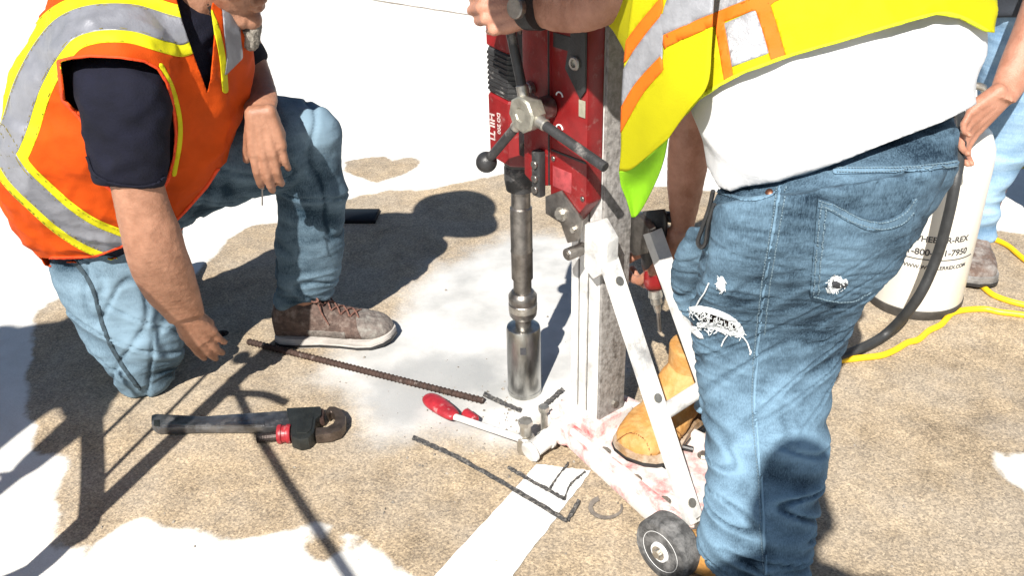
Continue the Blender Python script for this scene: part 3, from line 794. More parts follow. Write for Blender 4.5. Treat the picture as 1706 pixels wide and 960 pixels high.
# ratchet lever by the clamp
lv = thing('ratchet_lever', G(740, 690), 'slim dusty lever with a red grip lying beside the core bit', 'lever')
a, b = G(752, 693, .02), G(872, 733, .04)
mb = MB(); mb.cyl(a, b, .0078, n=14, ch=.001); mb.build('bar', M_alu, lv)
mb = MB(); g0, g1 = G(712, 662, .024), G(757, 694, .022)
dd = (g1 - g0); ss = Vector((-dd.y, dd.x, 0)).normalized()
loft(mb, [(g0.lerp(g1, t), ss * r, Vector((0, 0, r * .62))) for t, r in ((-.04, .004), (0, .015), (.2, .022), (.5, .0225), (.8, .020), (1, .014), (1.05, .005))], 24, 4)
mb.build('grip', M_redgrip, lv)
mb = MB(); mb.cyl(G(775, 688, .02), G(792, 701, .022), .012, ch=.003); mb.build('collar', M_redgrip, lv)
mb = MB(); c = G(876, 735, .03); mb.cyl(Vector((c.x, c.y, .002)), Vector((c.x, c.y, .045)), .019, n=20, ch=.003); mb.cyl(Vector((c.x, c.y, .045)), Vector((c.x, c.y, .075)), .012, n=16, ch=.002)
mb.cyl(Vector((c.x, c.y, .073)), Vector((c.x, c.y, .083)), .016, n=6); mb.build('anchor_bolt', M_zinc, lv)

# loose grit and chips
mb = MB()
for k in range(420):
    if k < 240: x, y = random.gauss(820, 130), random.gauss(700, 60)
    else: x, y = random.uniform(150, 1700), random.uniform(430, 950)
    c = G(x, y); r = random.choice((.0012, .0016, .002, .0028, .0042)) * random.uniform(.7, 1.2); a = random.uniform(0, 6.28)
    X = Vector((math.cos(a), math.sin(a), 0)) * r; Yv = Vector((-math.sin(a), math.cos(a), 0)) * r * random.uniform(.6, 1)
    p = Vector((c.x, c.y, .0)); mb.add([p + X, p + Yv, p - X, p - Yv * .8, p + X * .3 + Vector((0, 0, r * random.uniform(.7, 1.3))), p - X * .3 + Vector((0, 0, r * random.uniform(.5, 1.1)))], [(0, 1, 4), (1, 2, 5), (1, 5, 4), (2, 3, 5), (3, 0, 4), (3, 4, 5), (0, 3, 2, 1)])
grit = mb.build('grit', mat('grit', (.20, .18, .155), .9, 0, .6, 30), None, 0); grit['kind'] = 'stuff'; tag(grit, 'loose grit and concrete chips scattered round the core bit', 'grit')

# ================================================================== water tank, hose, cord
TB = G(1519, 497)
tk = thing('water_tank', TB, 'cream cylindrical water tank standing behind the man in ripped jeans', 'water tank')
mb = MB(); TR = .122
def tz(z): return TB + Vector((0, 0, z))
mb.lathe(tz(0), tz(.52), [(t / .52, r) for t, r in ((.012, TR - .012), (.018, TR - .003), (.03, TR), (.40, TR), (.44, TR - .003), (.475, TR - .018), (.50, TR - .045), (.515, TR - .085), (.52, .001))], 56)
shell = mb.build('tank_body', M_tank, tk)
mb = MB(); mb.lathe(tz(0), tz(.03), [(0, TR - .004), (.5, TR + .002), (.9, TR + .002), (1, TR - .002)], 56); mb.build('base_ring', mat('dark_base', (.05, .045, .04), .7, 0, .3, 40, .4, 100), tk)
mb = MB(); mb.cyl(tz(.515), tz(.56), .03, ch=.004); mb.build('cap', M_black, tk)
mb = MB(); mb.tube([tz(.50) + Vector((-.06, 0, 0)), tz(.565) + Vector((-.06, 0, 0)), tz(.585) + Vector((-.03, 0, 0)), tz(.588) + Vector((.04, -.01, 0)), tz(.57) + Vector((.07, -.01, 0)), tz(.50) + Vector((.07, -.01, 0))], .009, 12, 5)
mb.build('handle', M_zinc, tk)
def wrap(txt, size, z, a0, name='lettering'):
    me = text_mesh(txt, size, .0003, True)
    for v in me.vertices:
        a = a0 + v.co.x / TR; v.co = TB + Vector(((TR + .0006 + v.co.z) * math.sin(a), -(TR + .0006 + v.co.z) * math.cos(a), z + v.co.y))
    return obj(name, me, M_ink, shell, 0)
A0 = math.radians(-6)
wrap('WHEELER-REX', .022, .232, A0); wrap('1-800-321-7950', .024, .196, A0); wrap('WWW.WHEELERREX.COM', .014, .155, A0)
for z in (.176, .250):
    me = MB(); me.rings([[TB + Vector(((TR + rr) * math.sin(a), -(TR + rr) * math.cos(a), z + dz)) for rr, dz in ((.0004, 0), (.0012, 0), (.0012, .0022), (.0004, .0022))] for a in np.linspace(A0 - .85, A0 + .85, 24)])
    if z < .2: me.build('printed_rule', M_ink, shell)
hp = [P(1606, 240, 2.02), P(1592, 300, 1.99), P(1580, 360, 1.98), P(1560, 430, 1.98), P(1527, 500, 1.97)]
hp += [G(1478, 555, .03), G(1430, 583, .017), G(1380, 598, .0145), G(1320, 600, .0145), G(1240, 590, .0145), G(1180, 560, .0145)]
mb = MB(); mb.tube([TB + Vector((-.03, -.02, .545)), TB + Vector((-.02, -.10, .545)), P(1598, 262, 2.03)] + hp[1:], .0125, 14, 6)
hose = mb.build('water_hose', M_hose); tag(hose, 'thick black hose curving down from the cream tank to the ground', 'hose')
def cord(px, name_label):
    mb = MB(); mb.tube([G(x, y, .0075) for x, y in px], .008, 10, 6); o = mb.build('extension_cord', M_cord); return tag(o, name_label, 'cord', 'yellow cords on the slab')
cord([(1300, 606), (1380, 602), (1440, 596), (1470, 592), (1492, 583), (1512, 571), (1530, 566), (1548, 551), (1568, 541), (1585, 523), (1605, 517), (1640, 515), (1665, 520), (1706, 525), (1800, 540)], 'wavy yellow cord running from behind the ripped jeans past the tank')
cord([(1622, 462), (1640, 480), (1660, 494), (1706, 508), (1800, 525)], 'straight yellow cord coming from under the dusty boot')
cord([(1646, 366), (1649, 385), (1646, 400), (1642, 413)] + [], 'short piece of yellow cord behind the dusty boot')
cord([(1632, 392), (1655, 398), (1680, 410), (1706, 432), (1760, 470)], 'yellow cord trailing off to the right behind the dusty boot')

# ================================================================== people: shared builders
def rot(v, axis, a): return Matrix.Rotation(a, 3, axis) @ v
def hand(mb, w, d, nb, ths=1, curl=(.5, .6, .5), scale=1.0, spread=.05, thumb_in=.3, thumb_out=.6):
    """w wrist, d towards the fingers, nb normal of the back of the hand, ths +1/-1 side of the thumb"""
    w = Vector(w); d = Vector(d).normalized(); nb = Vector(nb); nb = (nb - d * nb.dot(d)).normalized()
    s = d.cross(nb) * ths; k = scale
    for i in range(4):
        o = (1.5 - i)
        kn = w + d * (.092 - .006 * abs(i - 1) - (.006 if i == 3 else 0)) * k + s * o * .0205 * k + nb * (.003 if i in (1, 2) else 0) * k
        capsule(mb, w + s * o * .011 * k, .0165 * k, kn, .0118 * k)
        capsule(mb, w + s * o * .012 * k - nb * .006 * k, .015 * k, kn - d * .02 * k - nb * .009 * k, .012 * k)
        dd = rot(d, nb, -ths * o * spread); p = kn
        ln = (.043, .048, .045, .034)[i] * k; r = (.0096, .0099, .0096, .0084)[i] * k
        for j, sg in enumerate((1.0, .64, .52)):
            dd = rot(dd, s * ths, -curl[min(j, len(curl) - 1)] * (1 + .08 * (i - 1.5)) * ths).normalized()
            q = p + dd * ln * sg
            capsule(mb, p, r * (1.04 - .06 * j), q, r * (.96 - .08 * j)); p = q
    t0 = w + d * .018 * k + s * .018 * k; td = (d * .62 + s * thumb_out - nb * thumb_in).normalized()
    t1 = t0 + td * .042 * k; td2 = (td + d * .35 - nb * .1).normalized(); t2 = t1 + td2 * .034 * k; td3 = (td2 + d * .25).normalized(); t3 = t2 + td3 * .026 * k
    capsule(mb, t0, .0165 * k, t1, .0125 * k); capsule(mb, t1, .0118 * k, t2, .0102 * k); capsule(mb, t2, .0102 * k, t3, .0085 * k)
def head(mb, c, f, u, k=1.0):
    """c centre of the skull, f the way the face looks, u the top of the head"""
    c = Vector(c); f = Vector(f).normalized(); u = Vector(u); u = (u - f * u.dot(f)).normalized(); s = f.cross(u)
    p = lambda a, b, z: c + (f * a + s * b + u * z) * k
    ellipsoid(mb, p(-.012, 0, .03), f * .098 * k, s * .076 * k, u * .095 * k)
    ellipsoid(mb, p(.02, 0, -.035), f * .072 * k, s * .064 * k, u * .085 * k)
    for b in (-1, 1):
        capsule(mb, p(-.005, b * .052, -.055), .020 * k, p(.065, b * .018, -.100), .019 * k)
        ellipsoid(mb, p(-.012, b * .076, -.012), f * .020 * k, s * .010 * k, u * .032 * k)
        ellipsoid(mb, p(.075, b * .031, .012), f * .012 * k, s * .015 * k, u * .010 * k)
        capsule(mb, p(.083, b * .012, .032), .009 * k, p(.072, b * .048, .030), .009 * k)
        ellipsoid(mb, p(.062, b * .040, -.028), f * .02 * k, s * .02 * k, u * .02 * k)
    ellipsoid(mb, p(.075, 0, -.104), f * .022 * k, s * .024 * k, u * .020 * k)
    capsule(mb, p(.085, 0, .022), .008 * k, p(.108, 0, -.018), .013 * k)
    for b in (-1, 1): ellipsoid(mb, p(.096, b * .013, -.026), f * .012 * k, s * .010 * k, u * .009 * k)
    capsule(mb, p(.088, -.018, -.055), .0075 * k, p(.088, .018, -.055), .0075 * k); ellipsoid(mb, p(.093, 0, -.054), f * .009 * k, s * .016 * k, u * .007 * k)
    ellipsoid(mb, p(.089, 0, -.070), f * .010 * k, s * .019 * k, u * .0085 * k)
    return p
def part(name, me, m, parent, smooth=180):
    o = bpy.data.objects.new(name, me); COL.objects.link(o); me.materials.clear(); me.materials.append(m)
    for p in me.polygons: p.use_smooth = True
    o.parent = parent; o.matrix_parent_inverse = wmat(parent).inverted(); return o
def folds(co, sx, sz, amp, seed=0.0):
    return amp * (noise.noise(Vector((co.x * sx + seed, co.y * sx, co.z * sz))) + .5 * noise.noise(Vector((co.x * sx * 2.1, co.y * sx * 2.1 + seed, co.z * sz * 2.1))))
def ridged(co, v, amp, seed=0.0):
    q = Vector((co.x * v[0] + seed, co.y * v[1], co.z * v[2])); n_ = noise.noise(q)
    return amp * ((1 - abs(n_) * 2.4) if abs(n_) < .42 else 0)
def shoe(parent, heel, toe, w=.052, high=.06, m_up=None, m_sole=None, m_toe=None, laces=True, m_lace=None, soleh=.026, name='shoe', ground=0.0, white=True):
    heel, toe = Vector(heel), Vector(toe); heel.z = toe.z = ground
    e1 = (toe - heel); Ln = e1.length; e1.normalize(); e2 = Vector((-e1.y, e1.x, 0)); k = Ln / .30; u = Vector((0, 0, 1))
    pt = lambda t, b, z: heel + e1 * t * Ln + e2 * b * k + u * z
    mb = MB(); out = []
    for t, hw, h, zz in ((-.005, .010, .05, .03), (.01, .026, .075, 0), (.06, .032, .098, 0), (.16, .036, .110, 0), (.28, .038, .106, 0), (.42, .041, .090, 0), (.56, .046, .073, 0), (.70, .0485, .060, 0), (.84, .045, .050, 0), (.93, .036, .042, 0), (.985, .018, .030, 0), (1.0, .006, .018, .004)):
        h = h * (high / .06 if t < .5 else 1)
        out.append((pt(t, 0, soleh * .6 + h / 2 + zz * .5), e2 * hw * k * (w / .052), u * (h / 2)))
    loft(mb, out, 28, 4, 2.4); me = organic(mb, .0035, 4)
    displace(me, lambda c, nn: ridged(c, (60, 60, 40), .0012) + folds(c, 90, 90, .0008))
    sh_ = part(name, me, m_up, parent)
    mb = MB(); ol = []
    for t, b in ((0, 0), (.01, .022), (.06, .034), (.2, .039), (.4, .037), (.55, .043), (.7, .052), (.82, .051), (.92, .042), (.98, .026), (1.015, 0)): ol.append((t, b))
    pl = [(t, b) for t, b in ol] + [(t, -b) for t, b in ol[-2:0:-1]]
    ring = lambda z, g: [heel + e1 * (t * Ln + (g if t > .5 else -g)) + e2 * (b * k * w / .052 + math.copysign(g, b) if b else 0) + u * (z + (.012 * max(0, t - .82) / .2 if z > 0 else .008 * max(0, t - .85) / .15)) for t, b in pl]
    mb.rings([ring(.001, -.003), ring(.004, .001), ring(soleh * .45, .003), ring(soleh * .5, .0015), ring(soleh * .55, .003), ring(soleh * .95, .002), ring(soleh, -.002)])
    so_ = mb.build('sole', m_sole, sh_, 50)
    mb = MB(); mb.rings([ring(.0005, .0015), ring(.003, .0042), ring(soleh * .34, .0042), ring(soleh * .36, .001)]); mb.build('outsole', M_black, so_, 50)
    if m_toe:
        sh2 = Shell.of(me); tt = (sh2.V - np.array(heel)) @ np.array(e1) / Ln
        zc = sh2.V[:, 2] - ground
        f = -(tt - .80 + zc * 1.2)
        V_, N_, T_, sg_ = cut(sh2.V, sh2.N, sh2.T, f); Shell(V_, N_, T_[sg_]).build('toe_cap', m_toe, sh_, .0012, .001)
        tt = (V_ - np.array(heel)) @ np.array(e1) / Ln; zc = V_[:, 2] - ground
        f = np.maximum(np.abs(tt - .45 - .03 * np.sin(zc * 120)) - .20, zc - .055)
        V2, N2, T2, sg2 = cut(sh2.V, sh2.N, sh2.T, np.maximum(np.abs((sh2.V - np.array(heel)) @ np.array(e1) / Ln - .46) - .16, sh2.V[:, 2] - ground - .052))
        Shell(V2, N2, T2[sg2]).build('side_panel', M_shoegrey, sh_, .0008, .001)
    if laces:
        bv = None
        from mathutils.bvhtree import BVHTree
        bv = BVHTree.FromPolygons([v.co for v in me.vertices], [tuple(p.vertices) for p in me.polygons])
        def top(t, b):
            hit = bv.ray_cast(pt(t, b, .3), -u); return (hit[0] if hit[0] else pt(t, b, .07)) + u * .002
        for i in range(5):
            t = .36 + i * .075; b = .021
            for s_ in (-1, 1):
                mb = MB(); mb.tube([top(t, -b * s_), top(t + .02, -b * .4 * s_) + u * .002, top(t + .05, b * .4 * s_) + u * .003, top(t + .07, b * s_)], .0022, 7, 4); mb.build('lace', m_lace, sh_)
        for s_ in (-1, 1):
            b0 = top(.33, 0) + u * .004
            mb = MB(); mb.tube([b0, b0 + e2 * s_ * .02 + u * .012 + e1 * .012, b0 + e2 * s_ * .042 + u * .004 + e1 * .03, b0 + e2 * s_ * .034 - u * .002 + e1 * .012, b0 + u * .001], .0022, 7, 5); mb.build('lace_bow', m_lace, sh_)
            mb = MB(); mb.tube([b0, b0 + e2 * s_ * .025 + e1 * .02, b0 + e2 * s_ * .045 + e1 * .035 - u * .03, b0 + e2 * s_ * .05 + e1 * .05 - u * .06], .002, 7, 5); mb.build('lace_end', m_lace, sh_)
    return sh_

# ================================================================== the kneeling man
K = thing('person', G(330, 600), 'person kneeling in an orange vest with lime and silver bands, navy shirt and faded jeans', 'person')
# --- jeans
mb = MB()
loft(mb, [sec(60, 330, 290, 330, 1.93, .8), sec(78, 400, 285, 400, 1.92, .75), sec(92, 445, 268, 445, 1.90, .7), sec(108, 490, 270, 478, 1.885, .68), sec(135, 540, 284, 524, 1.87, .65), sec(163, 588, 297, 566, 1.865, .62),
          sec(190, 626, 298, 604, 1.87, .60), sec(214, 646, 288, 632, 1.885, .55)], 32, 5)
chain(mb, [(P(245, 612, 1.91) + Vector((0, 0, .0)), .062), (Vector((P(240, 600, 2.0).x - .02, 2.08, .075)), .058), (Vector((P(240, 600, 2.0).x - .05, 2.30, .085)), .05)])
loft(mb, [sec(270, 200, 272, 372, 1.94, .95), sec(330, 188, 345, 345, 1.97, .95), sec(400, 176, 420, 318, 2.00, .95), sec(458, 168, 478, 310, 2.03, .95), sec(508, 172, 500, 300, 2.05, .9), sec(538, 190, 515, 285, 2.06, .8)], 32, 5)
loft(mb, [sec(470, 182, 540, 186, 2.05, .9), sec(455, 222, 556, 216, 2.04, 1.0), sec(455, 262, 562, 258, 2.04, .95), sec(459, 315, 567, 310, 2.05, .95), sec(467, 380, 569, 376, 2.07, .9), sec(464, 440, 563, 440, 2.09, .9), sec(464, 485, 553, 478, 2.10, .9), sec(468, 512, 546, 494, 2.105, .9)], 32, 5)
jk = organic(mb, .0055, 3)
def kj(c, nn):
    n1 = noise.noise(Vector((c.x * 4, c.y * 4, c.z * 11 + c.x * 6))); n2 = noise.noise(Vector((c.x * 7 + 4, c.y * 7, c.z * 5 - c.x * 8)))
    d = .016 * (1 - 2 * abs(n1)) - .010 * math.exp(-(n1 / .05) ** 2) + .010 * n2 - .007 * math.exp(-(n2 / .05) ** 2) + ridged(c, (9, 9, 30), .004 if c.z < .22 else .0015, 3.1) + folds(c, 40, 40, .0012)
    return d
d_ = displace(jk, kj); Vq = mesh_np(jk)[0]; uq = project(Vq); wear_shade = np.clip(d_ * 55, -.5, .5) - .05
for (x, y, r, a) in ((215, 520, 70, .55), (250, 590, 55, .4), (530, 215, 42, .9), (150, 470, 50, .2), (540, 440, 30, .2), (510, 350, 70, -.28), (480, 450, 60, -.2), (380, 260, 90, -.3)): wear_shade += a * np.exp(-(((uq[:, 0] - x) / r) ** 2 + ((uq[:, 1] - y) / r) ** 2))  # negative blobs paint shade on raised shin and thigh, the rest is fading
wear_attr(jk, wear_shade)
jeansK = part('jeans', jk, M_denimK, K)
sh0 = Shell.of(jk)
a_, r_ = sh0.split(line_f([(122, 430), (150, 470), (160, 500), (178, 560), (205, 610), (232, 648)], 3.2)); a_.build('side_seam', mat('dark_seam', (.03, .05, .065), .9, 0, .3, 80, .5, 200), jeansK, .0025, .003)
# --- shoe of the planted foot
shoe(K, G(463, 566), G(657, 564), .056, .066, M_shoe, M_sole, M_shoegrey, True, M_lace)
kb = Vector((P(240, 600, 2.0).x - .05, 2.36, 0)); shoe(K, kb + Vector((.0, .10, .0)), kb + Vector((.03, -.16, 0)), .05, .06, M_shoe, M_sole, None, False, M_lace)
# --- torso sections shared by shirt and vest
TK = [sec(175, -62, 325, -52, 1.84, 1.0), sec(116, -20, 350, -12, 1.84, .92), sec(74, 62, 400, 36, 1.84, .84), sec(40, 140, 408, 104, 1.84, .80), sec(22, 225, 390, 190, 1.84, .78), sec(12, 292, 366, 275, 1.85, .78),
      sec(20, 348, 322, 345, 1.86, .76), sec(52, 398, 296, 388, 1.87, .74), sec(86, 440, 275, 415, 1.885, .70)]
mb = MB(); loft(mb, TK, 40, 5, 2.2, -.024)
loft(mb, [sec(135, 78, 248, 74, 1.75, .9), sec(126, 106, 264, 100, 1.70, .85), sec(130, 150, 281, 148, 1.655, .85), sec(141, 212, 280, 216, 1.645, .8), sec(149, 268, 276, 280, 1.64, .78), sec(158, 300, 271, 308, 1.64, .75), sec(166, 306, 266, 312, 1.64, .7)], 32, 5)
loft(mb, [sec(340, 30, 400, 0, 1.96, 1), sec(365, 85, 428, 60, 2.00, 1), sec(382, 122, 441, 92, 2.01, .9), sec(388, 130, 440, 100, 2.01, .8)], 24, 4)
chain(mb, [(P(285, 40, 1.85), .075), (P(300, 95, 1.85), .085)])
st = organic(mb, .006, 3)
displace(st, lambda c, nn: ridged(c, (9, 9, 15), .005, 1.0) + folds(c, 22, 22, .003))
shirtK = part('shirt', st, M_navy, K)
sh0 = Shell.of(st); a_, r_ = sh0.split(line_f([(146, 262), (160, 292), (205, 309), (250, 309), (274, 296)], 2.2)); a_.build('sleeve_hem', M_navy, shirtK, .003, .003)
# --- skin: head, neck, arms and hands in one surface
mb = MB()
fK = (P(470, 20, 1.80) - P(345, -40, 1.84)).normalized()
hk = head(mb, P(364, -82, 1.83), fK, Vector((-.45, 0, .9)), 1.03)
chain(mb, [(P(335, -40, 1.84), .066), (P(300, 50, 1.84), .070), (P(250, 200, 1.86), .10), (P(190, 320, 1.9), .09)])
loft(mb, [sec(150, 130, 262, 130, 1.67, .9), sec(172, 250, 268, 255, 1.645, .8), sec(186, 312, 272, 306, 1.645, .8), sec(194, 350, 284, 345, 1.648, .82), sec(204, 392, 299, 382, 1.655, .85), sec(212, 425, 307, 412, 1.66, .85), sec(224, 460, 318, 442, 1.68, .82), sec(246, 498, 328, 476, 1.71, .75), sec(272, 525, 336, 505, 1.74, .7), sec(284, 540, 340, 524, 1.755, .65)], 28, 5)
hand(mb, P(312, 530, 1.76), Vector((.14, .40, -.88)), Vector((.25, -.90, -.30)), 1, (.06, .16, .16), .92, .02, .3, .30)
loft(mb, [sec(385, 60, 425, 40, 2.00, 1), sec(398, 118, 443, 100, 2.01, 1), sec(402, 150, 456, 138, 1.95, 1), sec(404, 172, 462, 164, 1.88, .9), sec(412, 194, 458, 190, 1.83, .7)], 24, 5)
hand(mb, P(434, 188, 1.825), Vector((.04, -.04, -1)), Vector((.10, -1, .1)), 1, (.16, .36, .3), .95, .012, .25, .30)
chain(mb, [(P(190, 320, 1.9), .085), (P(185, 450, 1.9), .055), (P(240, 600, 1.9), .045)]); chain(mb, [(P(200, 340, 1.92), .08), (P(350, 265, 1.98), .055), (P(505, 240, 2.06), .045), (P(512, 400, 2.08), .045), (P(505, 520, 2.12), .04)])
bk = organic(mb, .0033, 5)
displace(bk, lambda c, nn: folds(c, 150, 150, .0005) + ridged(c, (60, 60, 26), .0004) + ridged(c, (130, 130, 90), .0003))
bodyK = part('body', bk, M_skin, K)
# hair and short beard
mb = MB(); ellipsoid(mb, hk(-.02, 0, .045), fK * .098, (fK.cross(Vector((0, 0, 1)))).normalized() * .080, Vector((-.45, 0, .9)).normalized() * .09); part('hair', organic(mb, .007, 3), M_beard, bodyK)
mb = MB(); ellipsoid(mb, hk(.062, 0, -.112), fK * .030, (fK.cross(Vector((0, 0, 1)))).normalized() * .030, Vector((-.45, 0, .9)).normalized() * .018)
for b in (-1, 1): capsule(mb, hk(.0, b * .058, -.06), .014, hk(.055, b * .028, -.112), .016)
me_ = organic(mb, .004, 2); displace(me_, lambda c, nn: ridged(c, (220, 220, 220), .003)); part('beard', me_, M_beard, bodyK)
mb = MB(); gq = hk(.078, 0, -.118); capsule(mb, gq, .021, gq + Vector((-.004, 0, -.030)), .015)
me_ = organic(mb, .0028, 2); displace(me_, lambda c, nn: ridged(c, (260, 260, 60), .0018) + folds(c, 200, 80, .001)); part('goatee', me_, mat('grey_hair', (.22, .20, .17), .85, 0, .5, 220, .6, 300), bodyK)
# hard hat, above the frame
def hard_hat(c, f, u, m, par):
    c = Vector(c); f = Vector(f).normalized(); u = (Vector(u) - f * Vector(u).dot(f)).normalized(); s = f.cross(u); mb = MB(); R = []
    for t, r, z in ((0, .118, -.012), (0, .122, .0), (.2, .120, .03), (.5, .105, .075), (.8, .07, .11), (1, .03, .126), (1, .002, .128)):
        R.append([c + f * (r * 1.14 * math.cos(2 * math.pi * j / 36)) + s * r * math.sin(2 * math.pi * j / 36) + u * z for j in range(36)])
    mb.rings(R); h_ = mb.build('hard_hat', m, par)
    mb = MB(); R = []
    for r, z in ((.116, -.010), (.130, -.013), (.130, -.009), (.116, -.004)):
        R.append([c + f * ((r * 1.14 + (.055 * max(0, math.cos(2 * math.pi * j / 36)) ** 2 if r > .12 else 0)) * math.cos(2 * math.pi * j / 36)) + s * r * math.sin(2 * math.pi * j / 36) + u * (z - (.010 * max(0, math.cos(2 * math.pi * j / 36)) if r > .12 else 0)) for j in range(36)])
    mb.rings(R, False, True); mb.build('brim', m, h_)
    for b in (-.02, 0, .02):
        mb = MB(); mb.tube([c + f * (.130 * math.cos(a)) + s * b + u * (.005 + .126 * math.sin(a)) for a in np.linspace(.5, 2.64, 9)], .006, 8, 3); mb.build('ridge', m, h_)
M_hat = mat('white_hard_hat', (.72, .72, .70), .35, 0, .05, 10)
hard_hat(hk(-.01, 0, .055), fK, Vector((-.45, 0, .9)), M_hat, K)
M_bind = mat('orange_binding', (.72, .055, .003), .8, 0, .15, 40, .4, 300)
# --- vest
mb = MB(); loft(mb, TK, 44, 5, 2.2, .0)
chain(mb, [(P(205, 62, 1.80), .136), (P(198, 106, 1.710), .114)])
vk = organic(mb, .0052, 5)
displace(vk, lambda c, nn: folds(c, 8, 5, .010, 4.0) + ridged(c, (9, 9, 14), .007, 2.0) + ridged(c, (20, 20, 9), .003, 7.0) + folds(c, 34, 34, .0015))
vs = Shell.of(vk)
hole = [(100, 103), (120, 98), (150, 95), (200, 97), (240, 104), (262, 116), (277, 140), (287, 180), (291, 225), (288, 262), (279, 295), (262, 330), (225, 340), (190, 318), (160, 292), (150, 250), (146, 210), (126, 186), (107, 166)]
_, vs = vs.split(poly_f(hole))
neck = [(296, -200), (292, -10), (303, 35), (322, 90), (346, 155), (352, 130), (358, 60), (352, 18), (360, -20), (420, -200)]
_, vs = vs.split(poly_f(neck))
hem = [(60, 430), (86, 431), (120, 431), (160, 428), (205, 411), (250, 395), (290, 372), (310, 352), (345, 312), (363, 284), (385, 262), (450, 300), (420, 380), (300, 600), (0, 600), (0, 440)]
_, vs = vs.split(poly_f(hem))
vs2 = vs
yel1 = [(300, 52), (271, 44), (220, 30), (160, 30), (112, 46), (78, 83), (50, 133), (37, 168), (26, 205), (12, 240)]
f1 = line_f(yel1, 42); g1 = line_f(yel1, 22)
belt = [(-10, 228), (9, 259), (32, 294), (69, 330), (105, 362), (147, 390), (195, 410), (240, 425), (290, 440)]
f2 = line_f(belt, 29); g2 = line_f(belt, 17)
front = [(268, 108), (286, 145), (299, 195), (299, 240), (290, 290)]
far = [(350, 20), (361, 50), (371, 100), (375, 150)]; farg = [(380, -20), (387, 60), (390, 100), (382, 150), (366, 210)]
silver_, rest = vs2.split(lambda uv: np.minimum(np.minimum(g1(uv), g2(uv)), np.maximum(line_f(farg, 13)(uv), uv[:, 1] - (100 + (400 - uv[:, 0]) * 1.0))))
lime_, orange_ = rest.split(lambda uv: np.minimum(np.minimum(f1(uv), f2(uv)), np.minimum(line_f(front, 3.8)(uv), line_f(far, 5)(uv))))
vestK = orange_.build('vest', M_orange, K, 0, .0022)
lime_.build('lime_band', M_limetape, vestK, .0010, .0022)
silver_.build('silver_band', M_silver, vestK, .0018, .0022)
M_stitch = mat('dark_stitch', (.20, .16, .02), .9)
for ff, nm in ((f1, 'tape_stitching'), (f2, 'tape_stitching'), (g1, 'tape_stitching'), (g2, 'tape_stitching')):
    t_, _ = vs.split(lambda uv, ff=ff: np.abs(ff(uv) + 2.5) - .55)
    o_ = t_.build(nm, M_stitch, vestK, .0026, .0008); o_['kind'] = 'stuff'
for pl, hw in ((hole, 3.2), (hem[1:10], 3.0)):
    t_, _ = vs.split(lambda uv, pl=pl, hw=hw: (np.abs(sdf_poly(uv, pl)) - hw * 1.3) if len(pl) > 12 else dist_line(uv, pl) - hw * 1.3)
    t_.build('edge_binding', M_bind, vestK, .0022, .003)
# a nail held in the far hand
na = P(437, 315, 1.80); nb_ = P(437, 342, 1.80)
mb = MB(); mb.cyl(na, nb_, .0016, n=8); mb.cyl(na, na + (na - nb_).normalized() * .0015, .004, n=10)
tag(mb.build('nail', M_steel), 'thin dark nail held in the kneeling person\'s hanging hand', 'nail')

# ================================================================== the man bending over the drill
SM = thing('person', G(1260, 1000), 'person bending over the drill in a yellow vest, white shirt and ripped blue jeans', 'person')
mb = MB()
# pelvis and near leg, waist to hem
loft(mb, [sec(1225, 290, 1580, 190, 1.32, .38), sec(1194, 328, 1590, 218, 1.31, .46), sec(1178, 372, 1588, 280, 1.30, .54), sec(1172, 420, 1556, 345, 1.31, .54), sec(1164, 462, 1512, 415, 1.33, .52)], 40, 5, 2.3)
loft(mb, [sec(1192, 345, 1580, 280, 1.22, .40), sec(1185, 420, 1530, 375, 1.23, .44), sec(1168, 470, 1488, 445, 1.26, .50), sec(1152, 515, 1436, 508, 1.30, .55), sec(1158, 560, 1412, 560, 1.34, .60), sec(1166, 620, 1388, 622, 1.35, .62), sec(1174, 690, 1377, 690, 1.33, .64), sec(1180, 760, 1371, 762, 1.29, .66),
          sec(1182, 830, 1361, 832, 1.255, .68), sec(1172, 885, 1350, 890, 1.23, .70), sec(1174, 920, 1341, 935, 1.215, .72), sec(1203, 965, 1336, 985, 1.205, .74), sec(1215, 1000, 1330, 1025, 1.20, .74)], 40, 5, 2.2)
# far leg
loft(mb, [sec(1150, 380, 1330, 390, 1.46, .8), sec(1122, 440, 1290, 450, 1.52, .7), sec(1128, 500, 1280, 520, 1.56, .65), sec(1150, 560, 1280, 590, 1.56, .62), sec(1166, 640, 1270, 650, 1.55, .6), sec(1158, 690, 1250, 690, 1.55, .6)], 28, 5)
jm = organic(mb, .0052, 4)
CR = Vector(P(1290, 470, 1.25))
def sj(c, nn):
    z = c.z; d = 0.0
    low = max(0.0, min(1.0, (.36 - z) / .18)); kneeb = math.exp(-((z - .40) / .09) ** 2); hip = math.exp(-((z - .60) / .10) ** 2)
    # bunching above the hem and behind the knee, long soft folds over the thigh
    q = Vector((c.x * 5 + .6 * math.sin(c.z * 9), c.y * 5, c.z * 26 + c.x * 7))
    n1 = noise.noise(q); d += .012 * (low * .9 + .3) * (1 - 2.2 * abs(n1)) - .013 * (low + .25) * math.exp(-(n1 / .075) ** 2)
    q2 = Vector((c.x * 6, c.y * 6 + 3, c.z * 17 - c.x * 13 + 5)); n2 = noise.noise(q2); d += .0075 * (kneeb + .35 * hip) * (1 - 2.2 * abs(n2)) - .008 * (kneeb + .4 * hip) * math.exp(-(n2 / .075) ** 2)
    q3 = Vector((c.x * 13 + 9, c.y * 13, c.z * 5 + 2)); d += .004 * noise.noise(q3)
    d += folds(c, 38, 55, .0011, 2.0)
    return d
dS = displace(jm, sj)
Vj, Nj, Tj = mesh_np(jm); uvj = project(Vj)
wear = np.clip(dS * 62, -.6, .55) + .05
